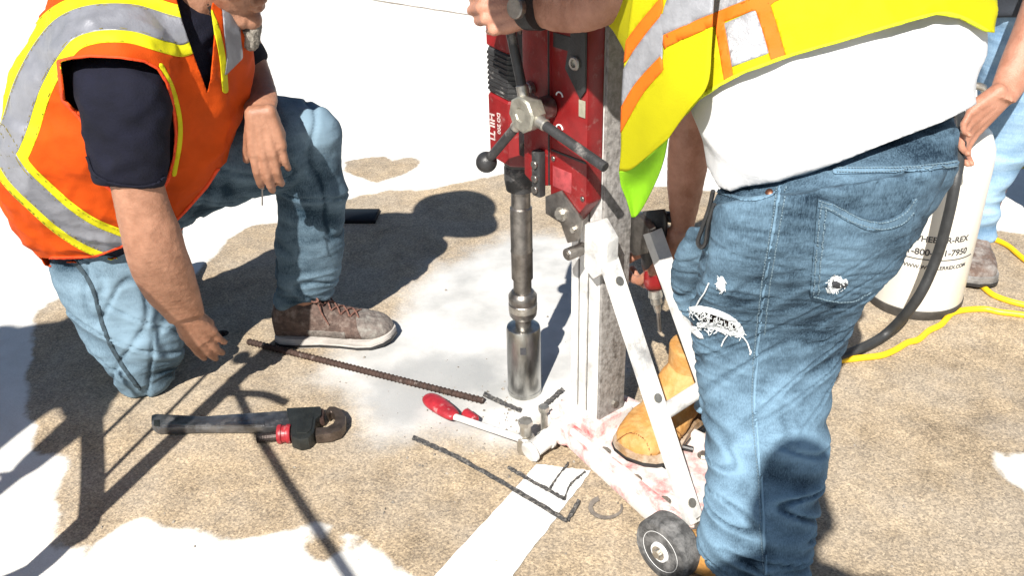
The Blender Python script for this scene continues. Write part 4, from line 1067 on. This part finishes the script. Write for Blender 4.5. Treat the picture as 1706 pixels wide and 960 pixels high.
for (x, y, r, a) in ((1190, 800, 70, .75), (1230, 690, 60, .35), (1185, 650, 45, .35), (1330, 745, 60, .45), (1220, 420, 60, .25), (1390, 480, 60, .18), (1300, 610, 60, .1), (1430, 380, 50, .12), (1210, 560, 40, .25)):
    wear += .6 * a * np.exp(-(((uvj[:, 0] - x) / r) ** 2 + ((uvj[:, 1] - y) / r) ** 2))
wear_attr(jm, wear - .05)
js = Shell.of(jm)
# the torn knee is a real opening; the pocket's worn hole is painted dark
tear = [(1158, 522), (1168, 514), (1180, 515), (1195, 521), (1210, 528), (1222, 538), (1230, 548), (1228, 556), (1216, 552), (1200, 546), (1186, 541), (1172, 540), (1160, 534)]
pock_hole = [(1382, 461), (1388, 456), (1391, 463), (1398, 466), (1408, 463), (1410, 470), (1400, 473), (1390, 474), (1384, 470)]
_, js2 = js.split(poly_f(tear))
uvw = wear
me_, used_ = np_mesh('jeans', js2.V, js2.T)
o = js2.build('jeans', M_denimS, SM, 0, .0018)
jeansS = o
uu = project(np.array([v.co for v in o.data.vertices])); wv = np.zeros(len(uu))
from mathutils.kdtree import KDTree
kd = KDTree(len(Vj))
for i, v in enumerate(Vj): kd.insert(v, i)
kd.balance()
def wear_of(me, add=0.0):
    wear_attr(me, [wear[kd.find(v.co)[1]] - .05 + add for v in me.vertices])
wear_of(o.data)
# lay sewn pieces on the denim
pocket = [(1361, 329), (1375, 332), (1388, 337), (1408, 350), (1426, 358), (1445, 366), (1463, 367), (1482, 364), (1500, 355), (1515, 338), (1525, 322), (1522, 345), (1514, 390), (1505, 430), (1490, 455), (1460, 480), (1440, 493), (1420, 501), (1390, 503), (1366, 498), (1349, 493), (1353, 440), (1358, 380)]
pk, _ = js.split(poly_f(pocket))
pko = pk.build('back_pocket', M_denimS, jeansS, .0042, .004); wear_of(pko.data, .04)
band = [(1362, 336), (1385, 343), (1406, 356), (1426, 365), (1445, 372), (1463, 373), (1483, 370), (1502, 360), (1517, 343), (1526, 328)]
b_, _ = pk.split(line_f(band, 7.5)); b2 = b_.build('pocket_hem', M_denimS, pko, .0062, .003); wear_of(b2.data, .22)
def seam(line, hw, name='seam', par=None, off=.0022, m=M_thread, src=None):
    s_, _ = (src or js).split(line_f(line, hw)); 
    return s_.build(name, m, par or jeansS, off, .002)
def stitches(line, off=.0066, par=None, step=5.0, w=1.3):
    c = crom([Vector((*p, 0)) for p in line], 14); acc = 0; segs = []
    tot = [0]
    for a, b in zip(c, c[1:]): tot.append(tot[-1] + (b - a).length)
    def at(s):
        for i in range(len(c) - 1):
            if tot[i + 1] >= s: t = (s - tot[i]) / max(1e-6, tot[i + 1] - tot[i]); return c[i].lerp(c[i + 1], t)
        return c[-1]
    from mathutils.bvhtree import BVHTree
    mb = MB(); s = 0
    while s < tot[-1] - step * .6:
        A, B = at(s), at(s + step * .62); q = []
        for p in (A, B):
            rd = ray(p.x, p.y); h = BVJ.ray_cast(Vector((0, 0, CAM_H)), rd.normalized())
            if h[0] is None: break
            q.append(h[0] + h[1] * off)
        if len(q) == 2 and (q[0] - q[1]).length < .03: mb.tube(q, w * .0007, 5, 1)
        s += step
    if mb.v:
        o = mb.build('stitching', M_thread, par or jeansS); o['kind'] = 'stuff'; return o
from mathutils.bvhtree import BVHTree
BVJ = BVHTree.FromPolygons([Vector(v) for v in Vj], Tj.tolist())
sd = [(1300, 312), (1294, 350), (1284, 410), (1273, 480), (1264, 560), (1258, 640), (1259, 700), (1264, 760), (1270, 830), (1273, 900), (1277, 960)]
ss = seam(sd, 2.6, 'side_seam', m=M_denimS); wear_of(ss.data, .5)
stitches([(x + 9, y) for x, y in sd[:5]], .0025)
stitches([(x - 5, y) for x, y in sd], .0028)
yk = [(1392, 285), (1440, 284), (1500, 283), (1550, 279), (1590, 272)]
ss = seam(yk, 5.5, 'yoke_seam', m=M_denimS, off=.003); wear_of(ss.data, .42); stitches([(x, y - 3) for x, y in yk], .005); stitches([(x, y + 4) for x, y in yk], .005)
for ln in ([(1366, 336), (1362, 380), (1357, 440), (1354, 488)], [(1374, 342), (1370, 390), (1365, 440), (1361, 486)], [(1354, 489), (1390, 498), (1425, 495), (1448, 482)], [(1362, 331), (1388, 338), (1426, 359), (1463, 367), (1500, 354), (1522, 326)], [(1366, 341), (1385, 348), (1406, 361), (1426, 370), (1463, 378), (1486, 374), (1505, 364), (1518, 348)]):
    stitches(ln, .0068, pko)
fp = [(1196, 318), (1230, 330), (1260, 332), (1290, 322)]
ss = seam(fp, 3, 'front_pocket_hem', m=M_denimS); wear_of(ss.data, .35)
h = BVJ.ray_cast(Vector((0, 0, CAM_H)), ray(1282, 322).normalized())
mb = MB(); mb.lathe(h[0], h[0] + h[1] * .005, [(0, .0055), (.7, .0055), (1, .003)], 16); mb.build('rivet', mat('copper', (.18, .08, .05), .4, .8, .2, 60), jeansS)
# frayed white cotton round the tears
def pieces(sh):
    par_ = {}
    def find(a):
        while par_.setdefault(a, a) != a: a = par_[a]
        return a
    for t in sh.T.tolist():
        r = find(t[0]); par_[find(t[1])] = r; par_[find(t[2])] = r
    root = np.array([find(t[0]) for t in sh.T.tolist()])
    return [Shell(sh.V, sh.N, sh.T[root == r]) for r in np.unique(root)]
def fray(poly, name='frayed_edge', off=.003):
    s_, _ = js.split(poly_f(poly))
    for q in pieces(s_):
        if len(q.T) > 12: q.build(name, M_fray, jeansS, off, .003)
fray([(1150, 511), (1165, 509), (1182, 512), (1200, 518), (1216, 525), (1229, 534), (1238, 546), (1240, 556), (1231, 561), (1222, 558), (1229, 552), (1227, 543), (1214, 533), (1198, 526), (1182, 520), (1166, 518), (1152, 518)])
fray([(1162, 537), (1180, 536), (1196, 541), (1212, 548), (1226, 553), (1224, 559), (1208, 554), (1192, 548), (1176, 544), (1162, 544)])
fray([(1150, 541), (1160, 545), (1168, 555), (1173, 563), (1166, 563), (1158, 556), (1150, 550)])
fray([(1197, 463), (1203, 460), (1208, 466), (1209, 477), (1204, 485), (1198, 481), (1195, 473)])
fray([(1379, 468), (1383, 456), (1390, 453), (1399, 462), (1410, 461), (1409, 469), (1396, 476), (1385, 481), (1376, 484), (1374, 479)], off=.0075)
dk, _ = js.split(poly_f(pock_hole)); dk.build('worn_hole_shade', M_ink, pko, .0082, .0005)  # dark patch paints the shade inside the hole, the pocket is uncut
def threads(px, off=.004):
    q = []
    for x, y in px:
        hh = BVJ.ray_cast(Vector((0, 0, CAM_H)), ray(x, y).normalized())
        if hh[0] is not None: q.append(hh[0] + hh[1] * off)
    if len(q) > 1: mb = MB(); mb.tube(q, .0011, 6, 4); mb.build('loose_thread', M_fray, jeansS)
threads([(1236, 556), (1244, 568), (1249, 580), (1251, 586)]); threads([(1250, 580), (1252, 584), (1250, 588)], .005); threads([(1212, 556), (1206, 564), (1203, 575)]); threads([(1183, 470), (1176, 485), (1168, 497), (1162, 510)]); threads([(1172, 540), (1190, 536), (1205, 541)])
fz = MB()
def fuzz(px, off, r=.00055):
    q = []
    for x, y in px:
        hh = BVJ.ray_cast(Vector((0, 0, CAM_H)), ray(x, y).normalized())
        if hh[0] is not None: q.append(hh[0] + hh[1] * off * random.uniform(.6, 1.3))
    if len(q) > 1 and (q[0] - q[-1]).length < .05: fz.tube(q, r, 5, 3 if len(q) > 2 else 1)
for k in range(80):
    t = random.random(); x = 1150 + 88 * t; y = 512 + 36 * t ** 1.25 + random.uniform(-3, 4); l = random.uniform(4, 15)
    fuzz([(x, y), (x + random.uniform(-4, 4), y + l * .5), (x + random.uniform(-7, 7), y + l)], .0045)
for k in range(45):
    t = random.random(); x = 1158 + 74 * t; y = 540 + 16 * t + random.uniform(-3, 4); fuzz([(x, y), (x + random.uniform(-6, 6), y + random.uniform(-7, 9))], .0055)
for cx, cy, rx_, ry_, n_, of in ((1202, 472, 7, 13, 50, .004), (1390, 468, 15, 12, 60, .0085)):
    for k in range(n_):
        a = random.uniform(0, 6.28); rr = random.uniform(.6, 1.1); x, y = cx + rx_ * rr * math.cos(a), cy + ry_ * rr * math.sin(a)
        fuzz([(x, y), (x + random.uniform(-3, 3), y + random.uniform(-4, 4))], of)
o = fz.build('frayed_threads', M_fray, jeansS); o['kind'] = 'stuff'
# --- white shirt
TS = [sec(1190, 330, 1606, 215, 1.30, .53), sec(1178, 290, 1616, 172, 1.31, .53), sec(1170, 235, 1622, 114, 1.33, .52), sec(1144, 160, 1628, 42, 1.37, .54), sec(1105, 60, 1622, -50, 1.42, .54), sec(1070, -40, 1590, -150, 1.47, .52), sec(1050, -140, 1530, -240, 1.51, .50), sec(1080, -240, 1450, -310, 1.54, .48)]
mb = MB(); loft(mb, TS, 48, 5, 2.2)
ws = organic(mb, .006, 4)
displace(ws, lambda c, nn: folds(c, 7, 5, .010, 1.0) + ridged(c, (6, 6, 13), .007, 5.0) + folds(c, 25, 25, .0014))
sh_ = Shell.of(ws)
hemw = [(1130, 262), (1166, 266), (1180, 279), (1188, 296), (1198, 312), (1220, 320), (1260, 316), (1330, 295), (1400, 270), (1460, 245), (1520, 222), (1570, 203), (1612, 182), (1700, 130), (1760, 200), (1700, 420), (1140, 420)]
_, sh_ = sh_.split(poly_f(hemw), front=False)
shirtS = sh_.build('shirt', M_whitecotton, SM, .0, .003)
# --- skin
mb = MB()
chain(mb, [(P(1400, 260, 1.34), .09), (P(1370, 100, 1.42), .10), (P(1300, -150, 1.52), .12), (P(1230, -260, 1.50), .08), (Vector((.15, 1.38, 1.20)), .06), (Vector((.09, 1.32, 1.22)), .058)])
hs = head(mb, Vector((.05, 1.27, 1.235)), Vector((-.50, .45, -.72)), Vector((-.60, .10, .70)))
loft(mb, [sec(1250, -330, 1200, -140, 1.42, .8), sec(1150, -300, 1120, -90, 1.44, .8), sec(1085, -170, 1062, 2, 1.46, .8), sec(1035, -110, 1028, 34, 1.48, .82), sec(985, -75, 975, 52, 1.51, .85), sec(930, -42, 930, 52, 1.55, .8), sec(900, -27, 902, 46, 1.58, .75), sec(878, -22, 878, 44, 1.60, .7)], 28, 5)
hand(mb, P(886, 10, 1.59), Vector((-.96, .22, -.16)), Vector((-.30, -.92, .25)), 1, (.95, 1.25, .9), .92, .0, .5, .3)
loft(mb, [sec(1150, 20, 1230, 20, 1.56, .9), sec(1128, 140, 1196, 140, 1.60, .9), sec(1114, 240, 1184, 240, 1.62, .9), sec(1112, 310, 1172, 310, 1.64, .85), sec(1118, 370, 1158, 370, 1.655, .8), sec(1120, 395, 1154, 395, 1.66, .75)], 24, 5)
hand(mb, P(1136, 392, 1.66), Vector((-.32, .1, -.95)), Vector((.45, -.85, .0)), 1, (.5, .8, .7), 1.0, .03, .5, .4)
chain(mb, [(P(1390, 290, 1.34), .08), (P(1330, 430, 1.36), .06), (P(1205, 540, 1.355), .052), (P(1265, 700, 1.345), .046), (P(1270, 940, 1.215), .045)])
chain(mb, [(P(1350, 300, 1.36), .08), (P(1250, 450, 1.48), .055), (P(1205, 520, 1.55), .055), (P(1210, 690, 1.56), .045)])
bs = organic(mb, .0033, 5)
displace(bs, lambda c, nn: folds(c, 150, 150, .0005) + ridged(c, (60, 60, 26), .0006) + ridged(c, (130, 130, 90), .0004))
bodyS = part('body', bs, M_skin2, SM)
hard_hat(hs(-.01, 0, .055), Vector((-.50, .45, -.72)), Vector((-.60, .10, .70)), M_hat, SM)  # unseen hat added to enlarge his shadow over the drill
# watch
w0, w1 = P(899, 10, 1.58), P(881, 11, 1.598); dw = (w1 - w0).normalized(); mb = MB()
mb.lathe(w0 - dw * .002, w1 + dw * .002, [(0, .036), (0, .0385), (1, .0375), (1, .035)], 36); wt = thing('wristwatch', w0, 'black wristwatch on the arm reaching over the red drill', 'watch'); mb.build('strap', M_black, wt)
mb = MB(); vd = (Vector((0, 0, CAM_H)) - w0).normalized(); cc = w0.lerp(w1, .5) + (vd - dw * vd.dot(dw)).normalized() * .035
mb.lathe(cc, cc + (vd - dw * vd.dot(dw)).normalized() * .011, [(0, .018), (.8, .018), (1, .016), (1, .001)], 24); mb.build('case', M_steel, wt)
# --- vest: shell over the torso and the loose front panel that hangs away from the chest
mb = MB(); loft(mb, TS, 52, 5, 2.2, .014)
vm = organic(mb, .0055, 5)
displace(vm, lambda c, nn: folds(c, 6, 4, .010, 3.0) + ridged(c, (7, 7, 16), .006, 4.0) + ridged(c, (22, 22, 10), .0025, 1.0) + folds(c, 30, 30, .0015))
v_ = Shell.of(vm)
hemv = [(1100, 250), (1135, 200), (1165, 166), (1200, 143), (1240, 122), (1320, 93), (1400, 70), (1480, 46), (1560, 24), (1600, 30), (1642, 52), (1720, 60), (1800, 500), (1000, 500)]
_, v_ = v_.split(poly_f(hemv), front=False)
_, v_ = v_.split(poly_f([(900, -60), (1042, -60), (1052, 0), (1046, 90), (1040, 300), (900, 300)]))
def sheet(rows, name, m, nu=26, nv=30):
    """rows of (px, py, Y) control points -> smooth cloth sheet"""
    R = [crom([P(*p) for p in r], max(2, nu // (len(r) - 1))) for r in rows]
    cols = [crom([r[i] for r in R], max(2, nv // (len(rows) - 1))) for i in range(len(R[0]))]
    V = [p for c in cols for p in c]; k = len(cols[0]); Tt = []
    for i in range(len(cols) - 1):
        for j in range(k - 1):
            a, b, c, d = i * k + j, (i + 1) * k + j, (i + 1) * k + j + 1, i * k + j + 1; Tt += [(a, b, c), (a, c, d)]
    me = bpy.data.meshes.new('s'); me.from_pydata([tuple(v) for v in V], [], Tt); me.update()
    V, N, T_ = mesh_np(me); bpy.data.meshes.remove(me)
    if (facing(V, N)).mean() < 0: N = -N; T_ = T_[:, ::-1]
    return Shell(V, N, T_)
panel = sheet([[(1062, -90, 1.335), (1100, -90, 1.31), (1150, -90, 1.285), (1200, -90, 1.268)],
               [(1052, 0, 1.335), (1090, -2, 1.305), (1135, -6, 1.275), (1190, -10, 1.25)],
               [(1040, 100, 1.345), (1075, 95, 1.31), (1120, 85, 1.27), (1185, 75, 1.235)],
               [(1035, 190, 1.355), (1062, 185, 1.325), (1105, 165, 1.275), (1178, 140, 1.225)],
               [(1034, 250, 1.37), (1056, 246, 1.345), (1090, 232, 1.30), (1150, 178, 1.235)],
               [(1031, 285, 1.385), (1048, 284, 1.368), (1070, 268, 1.335), (1112, 232, 1.28)]], 'panel', None)
belt_lo = [(1020, 226), (1037, 197), (1066, 144), (1105, 105), (1140, 62), (1175, 37), (1245, 9), (1300, -10)]
belt_lo = [(1030, 212), (1040, 190), (1066, 146), (1104, 106), (1110, 70), (1175, 38), (1245, 10), (1300, -12)]
belt_lo1 = [(1010, 245), (1040, 190), (1066, 146), (1104, 104), (1130, 80)]; belt_lo2 = [(1080, 80), (1110, 67), (1175, 38), (1245, 10), (1300, -12)]
belt_up = [(1036, 95), (1070, 48), (1103, 8), (1130, -30)]
vl, vr = [(1203, 68), (1207, 95), (1213, 118)], [(1272, 10), (1284, 40), (1296, 92)]
ora = lambda uv: np.minimum.reduce([np.maximum(line_f(belt_lo1, 10)(uv), uv[:, 0] - 1104.5), np.maximum(line_f(belt_lo2, 10)(uv), 1104.5 - uv[:, 0]), np.maximum(line_f(belt_up, 10)(uv), uv[:, 0] - 1104.5), line_f([(1199, 40), (1206, 80), (1217, 150)], 8)(uv), line_f([(1268, 4), (1282, 45), (1305, 125)], 13)(uv)])
sil = lambda uv: np.minimum.reduce([sdf_poly(uv, [(1036, 190), (1036, 120), (1066, 66), (1104, 20), (1104, 100), (1066, 140)]), sdf_poly(uv, [(1106, 66), (1104, 20), (1125, -40), (1330, -60), (1245, 2), (1175, 29)]), sdf_poly(uv, [(1200, 42), (1262, 14), (1282, 88), (1216, 112)])])
def dress(sh, par=None):
    o_, r = sh.split(ora); s2, y_ = r.split(sil)
    yo = y_.build('vest' if par is None else 'front_panel', M_yellow, par or SM, 0, .002)
    o_.build('orange_border', M_orangetape, yo, .0012, .0022)
    s2.build('silver_band', M_silver2, yo, .0008, .0022)
    return yo
M_silver2 = mat('bright_silver_tape', (.27, .275, .295), .45, .15, .16, 34, .4, 90)
vestS = dress(v_); dress(panel, vestS)
M_bindy = mat('lime_binding', (.55, .66, .01), .8, 0, .12, 40, .4, 300)
t_, _ = v_.split(line_f([(1135, 200), (1165, 166), (1200, 143), (1240, 122), (1320, 93), (1400, 70), (1480, 46), (1560, 24), (1600, 30), (1642, 52)], 4.5), front=False); t_.build('hem_binding', M_bindy, vestS, .0016, .003)
for sh_q in (v_, panel):
    t_, _ = sh_q.split(lambda uv: np.abs(ora(uv) + 2.2) - .5); o_ = t_.build('tape_stitching', mat('orange_stitch', (.45, .08, .01), .9), vestS, .0022, .0006); o_['kind'] = 'stuff'
# the panel's lower corner turned back, its green painting light through the cloth
tip = sheet([[(1031, 286, 1.384), (1050, 282, 1.367), (1078, 262, 1.325), (1114, 228, 1.277)],
             [(1035, 310, 1.392), (1052, 306, 1.395), (1078, 292, 1.37), (1106, 262, 1.31)],
             [(1045, 335, 1.40), (1057, 332, 1.405), (1076, 318, 1.385), (1094, 296, 1.34)],
             [(1053, 362, 1.405), (1058, 362, 1.408), (1064, 354, 1.40), (1072, 342, 1.385)]], 'tip', None)
tip.build('turned_corner', mat('lime_lit_through', (.30, .62, .012), .8, 0, .12, 14, .25, 400, trans=.35), vestS, 0, .002)
# olive inner side of the arm opening
inner = sheet([[(1010, -40, 1.50), (1040, -40, 1.44), (1062, -40, 1.37)], [(1008, 28, 1.50), (1030, 24, 1.44), (1052, 20, 1.37)], [(1022, 52, 1.47), (1034, 62, 1.42), (1046, 70, 1.36)], [(1036, 76, 1.42), (1040, 86, 1.40), (1044, 100, 1.36)]], 'inner', None)
inner.build('arm_opening', M_yellow, vestS, 0, .002)
# black lanyard loop at the hip
mb = MB(); mb.tube([P(1188, 318, 1.25), P(1182, 345, 1.26), P(1170, 380, 1.27), P(1163, 402, 1.275), P(1168, 412, 1.275), P(1176, 404, 1.27), P(1180, 375, 1.26), P(1190, 340, 1.25)], .0035, 8, 5)
mb.build('lanyard', M_black, SM)
# boots
hb = G(1290, 1015); tb = G(1124, 930)
shoe(SM, hb, Vector(tb) + (Vector(tb) - Vector(hb)).normalized() * .03, .056, .075, M_tan, M_tansole, None, False, None, .024, 'boot')
b0, b1 = G(1175, 668, .06), G(1046, 772, .06)
shoe(SM, b0, b1, .068, .085, M_tan, M_tansole, None, False, None, .024, 'boot', .0585)
mb = MB(); loft(mb, [(Vector((b0.x, b0.y, .0585)) + (Vector(b1) - Vector(b0)).normalized() * .075 + Vector((0, 0, z)), Vector((.045, 0, 0)), Vector((0, .05, 0))) for z in (.06, .11, .16, .185)], 24, 3)
part('boot_shaft', organic(mb, .005, 2), M_tan, SM)
def welt(bo, fn, name, m, off):
    sh_b = Shell.of(bo.data); t_, _ = sh_b.split(fn); t_.build(name, m, bo, off, .0015)
M_welt = mat('boot_seam', (.16, .065, .015), .85, 0, .3, 90)
fb = [o_ for o_ in SM.children if o_.name.startswith('boot') and not o_.name.startswith('boot_')][-1]
for ln in ([(1028, 735), (1050, 722), (1075, 735), (1090, 775)], [(1112, 690), (1125, 715), (1150, 740), (1170, 745)], [(1108, 693), (1121, 719), (1147, 745), (1168, 750)]): welt(fb, line_f(ln, .9), 'seam', M_welt, .0012)
# --- rotary hammer in the lowered hand
rh = thing('rotary_hammer', P(1090, 480, 1.66), 'small black and red hammer drill hanging behind the stand\'s brace', 'hammer drill')
def at(x, y, Y=1.665): return P(x, y, Y)
mb = MB(); loft(mb, [sec(1070, 352, 1108, 348, 1.665, .9), sec(1064, 372, 1112, 366, 1.665, 1), sec(1064, 405, 1110, 402, 1.665, 1), sec(1070, 440, 1108, 438, 1.665, .9), sec(1076, 452, 1104, 450, 1.665, .9)], 24, 4, 3.2); mb.build('motor', M_black, rh)
mb = MB(); loft(mb, [sec(1073, 452, 1105, 450, 1.664, 1), sec(1071, 460, 1107, 458, 1.664, 1), sec(1073, 478, 1106, 476, 1.664, 1), sec(1080, 484, 1102, 483, 1.664, 1)], 24, 3, 3); mb.build('nose', M_red, rh)
mb = MB(); mb.lathe(at(1091, 482), at(1096, 520), [(0, .013), (.3, .015), (.32, .012), (.6, .012), (.65, .009), (1, .006)], 18); mb.build('chuck', M_zinc, rh)
mb = MB(); mb.cyl(at(1096, 518), at(1099, 552), .0042, n=10); mb.build('drill_bit', M_steel, rh)
mb = MB(); mb.tube([at(1106, 360), at(1126, 366), at(1134, 395), at(1126, 425), at(1106, 432)], .011, 12, 5); mb.build('handle', M_black, rh)

# ================================================================== the man by the tank
TM = thing('person', G(1640, 470), 'person at the right edge in light blue jeans gripping the cream tank', 'person')
mb = MB()
loft(mb, [sec(1632, -60, 1840, -60, 2.42, .8), sec(1634, 20, 1830, 20, 2.42, .8), sec(1636, 90, 1805, 90, 2.41, .8), sec(1636, 160, 1775, 165, 2.40, .85), sec(1634, 220, 1735, 225, 2.40, .9), sec(1624, 285, 1694, 283, 2.40, .9), sec(1612, 340, 1664, 336, 2.41, .95), sec(1606, 380, 1655, 378, 2.42, 1), sec(1606, 402, 1652, 400, 2.43, 1)], 32, 5)
loft(mb, [sec(1700, 40, 1850, 40, 2.55, .8), sec(1740, 200, 1850, 200, 2.6, .9), sec(1755, 380, 1820, 380, 2.62, 1)], 24, 5)
jt = organic(mb, .007, 3); dd_ = displace(jt, lambda c, nn: ridged(c, (6, 6, 20), .008 if c.z < .35 else .003, 2.0) + ridged(c, (9, 9, 9), .004, 6.0)); wear_attr(jt, np.clip(dd_ * 60, -.4, .5))
part('jeans', jt, M_denimT, TM)
mb = MB(); loft(mb, [sec(1622, 28, 1850, 30, 2.40, .62), sec(1618, -60, 1850, -60, 2.38, .62), sec(1610, -160, 1860, -160, 2.36, .6), sec(1620, -260, 1850, -260, 2.34, .55), sec(1690, -310, 1780, -310, 2.34, .6)], 32, 5)
loft(mb, [sec(1790, -270, 1880, -230, 2.28, .9), sec(1760, -140, 1840, -110, 2.22, .9), sec(1750, -110, 1830, -80, 2.22, .8)], 20, 4)
t_s = organic(mb, .008, 3); displace(t_s, lambda c, nn: ridged(c, (8, 8, 10), .005, 2.0)); part('shirt', t_s, mat('dark_tshirt', (.035, .042, .055), .85, 0, .2, 20, .3, 250), TM)
mb = MB()
loft(mb, [sec(1770, -160, 1830, -140, 2.23, .9), sec(1722, -40, 1785, -18, 2.20, .9), sec(1692, 45, 1752, 70, 2.17, .9), sec(1668, 105, 1718, 128, 2.14, .9), sec(1654, 142, 1696, 162, 2.10, .8), sec(1650, 154, 1690, 172, 2.08, .75)], 24, 5)
hand(mb, P(1670, 158, 2.085), Vector((-.66, -.08, -.72)), Vector((.45, -.75, .15)), -1, (.35, .6, .5), 1.0, .03, .35, .35)
chain(mb, [(P(1735, -150, 2.36), .11), (P(1735, -290, 2.34), .08), (P(1735, -340, 2.33), .06)]); head(mb, P(1725, -400, 2.31), Vector((-.6, -.5, -.4)), Vector((0, 0, 1)))
chain(mb, [(P(1735, -150, 2.36), .10), (P(1720, 40, 2.41), .09), (P(1680, 220, 2.42), .05), (P(1632, 370, 2.44), .035)])
chain(mb, [(P(1735, -150, 2.4), .10), (P(1780, 60, 2.5), .08), (P(1790, 370, 2.62), .035)])
part('body', organic(mb, .005, 3), M_skin2, TM)
shoe(TM, G(1627, 484) + Vector((.06, .30, 0)), G(1627, 484), .062, .085, M_boot3, mat('grey_sole', (.16, .15, .14), .85, 0, .3, 30, .5, 100, dust=(.35, .34, .33), dust_amt=.4), None, False, None, .03, 'boot')
shoe(TM, Vector((P(1790, 380, 2.62).x + .04, 2.74, 0)), Vector((P(1790, 380, 2.62).x, 2.46, 0)), .06, .085, M_boot3, M_boot3, None, False, None, .03, 'boot')

# ================================================================== people and a stand beside the photographer, seen only by their shadows
def bystander(x, y, h, facing_, label, m_sh, m_tr, arms):
    k = h / 1.75; f = Vector((math.sin(facing_), math.cos(facing_), 0)); s = Vector((f.y, -f.x, 0))
    p = lambda a, b, z: Vector((x, y, 0)) + (f * a + s * b + Vector((0, 0, z))) * k
    T_ = thing('person', (x, y, 0), label, 'person')
    mb = MB(); chain(mb, [(p(0, 0, 1.0), .12), (p(0, 0, 1.35), .13), (p(0, 0, 1.48), .06), (p(.02, 0, 1.56), .055)]); head(mb, p(.02, 0, 1.64), f, Vector((0, 0, 1)), k)
    for b, (el, wr_) in zip((-1, 1), arms):
        chain(mb, [(p(0, b * .17, 1.40), .06), (p(*el), .045), (p(*wr_), .03)])
        d = (p(*wr_) - p(*el)).normalized(); hand(mb, p(*wr_), d, Vector((0, 0, 1)) if abs(d.z) < .7 else s * b, b, (.3, .5, .4))
    for b in (-1, 1): chain(mb, [(p(0, b * .09, .95), .08), (p(.01, b * .10, .5), .055), (p(0, b * .11, .07), .04)])
    part('body', organic(mb, .008, 3), M_skin, T_)
    mb = MB(); loft(mb, [(p(0, 0, z), s * a * k, f * b * k) for z, a, b in ((.88, .19, .14), (1.1, .19, .14), (1.3, .21, .14), (1.42, .19, .11), (1.48, .09, .08))], 28, 4)
    for b, (el, wr_) in zip((-1, 1), arms): chain(mb, [(p(0, b * .17, 1.40), .075), (p(*el).lerp(p(0, b * .17, 1.40), .3), .062)])
    part('shirt', organic(mb, .009, 3), m_sh, T_)
    mb = MB(); ellipsoid(mb, p(0, 0, .92), s * .18, f * .13, Vector((0, 0, .13)))
    for b in (-1, 1): chain(mb, [(p(0, b * .09, .90), .10), (p(.01, b * .10, .5), .08), (p(0, b * .11, .12), .07)])
    part('trousers', organic(mb, .009, 3), m_tr, T_)
    for b in (-1, 1): shoe(T_, p(-.08, b * .11, 0), p(.20, b * .13, 0), .052, .075, M_shoe, M_sole, None, False, None)
bystander(.04, -.20, 1.72, 0.1, 'person taking the picture, whose shadow falls on the blue jeans', M_grey, M_denimK, (((-.02, -.27, 1.14), (-.02, -.16, 1.05)), ((-.02, .27, 1.14), (-.02, .16, 1.05))))
bystander(-1.62, .70, 1.74, .2, 'person out of frame whose shadow lies left of the kneeling person', M_grey, M_denimS, (((.05, -.28, 1.12), (.12, -.28, .88)), ((.05, .30, 1.12), (.12, .30, .88))))
ts = thing('tripod_stand', (-.95, 1.08, 0), 'steel tripod stand out of frame casting the thin crossed shadows at lower left', 'tripod')
SH = Vector((math.sin(SUN_AZ), math.cos(SUN_AZ), 0))
def cast(x, y, h): return G(x, y) - SH * (h / math.tan(SUN_EL)) + Vector((0, 0, h))      # where a rod must stand to throw this shadow
def rod(name, px, h0, r, rise=None):
    p0 = cast(*px[0], h0); pts = [p0]
    for q in px[1:]:
        h = h0 + (G(*q) - G(*px[0])).length * math.tan(SUN_EL) * (1 if rise is None else rise); pts.append(cast(*q, h))
    mb = MB(); mb.tube(pts, r, 12, 4 if len(pts) > 2 else 1); mb.build(name, M_zinc, ts); return pts
rod('pole', [(40, 965), (445, 585)], .22, .021)
rod('guide_rod', [(150, 820), (395, 572)], .40, .0055)
rod('guide_rod', [(150, 748), (262, 640)], .45, .0055)
rod('leg', [(152, 640), (152, 850), (108, 905), (40, 960), (-90, 1010)], .76, .0215, -.62)
rod('leg', [(385, 630), (440, 742), (600, 990)], .74, .0095, .30)
rod('arm', [(385, 655), (440, 658), (478, 672)], .73, .010, .0)
mb = MB(); mb.ball(cast(402, 596, 1.0), .022); mb.build('knob', M_black, ts)
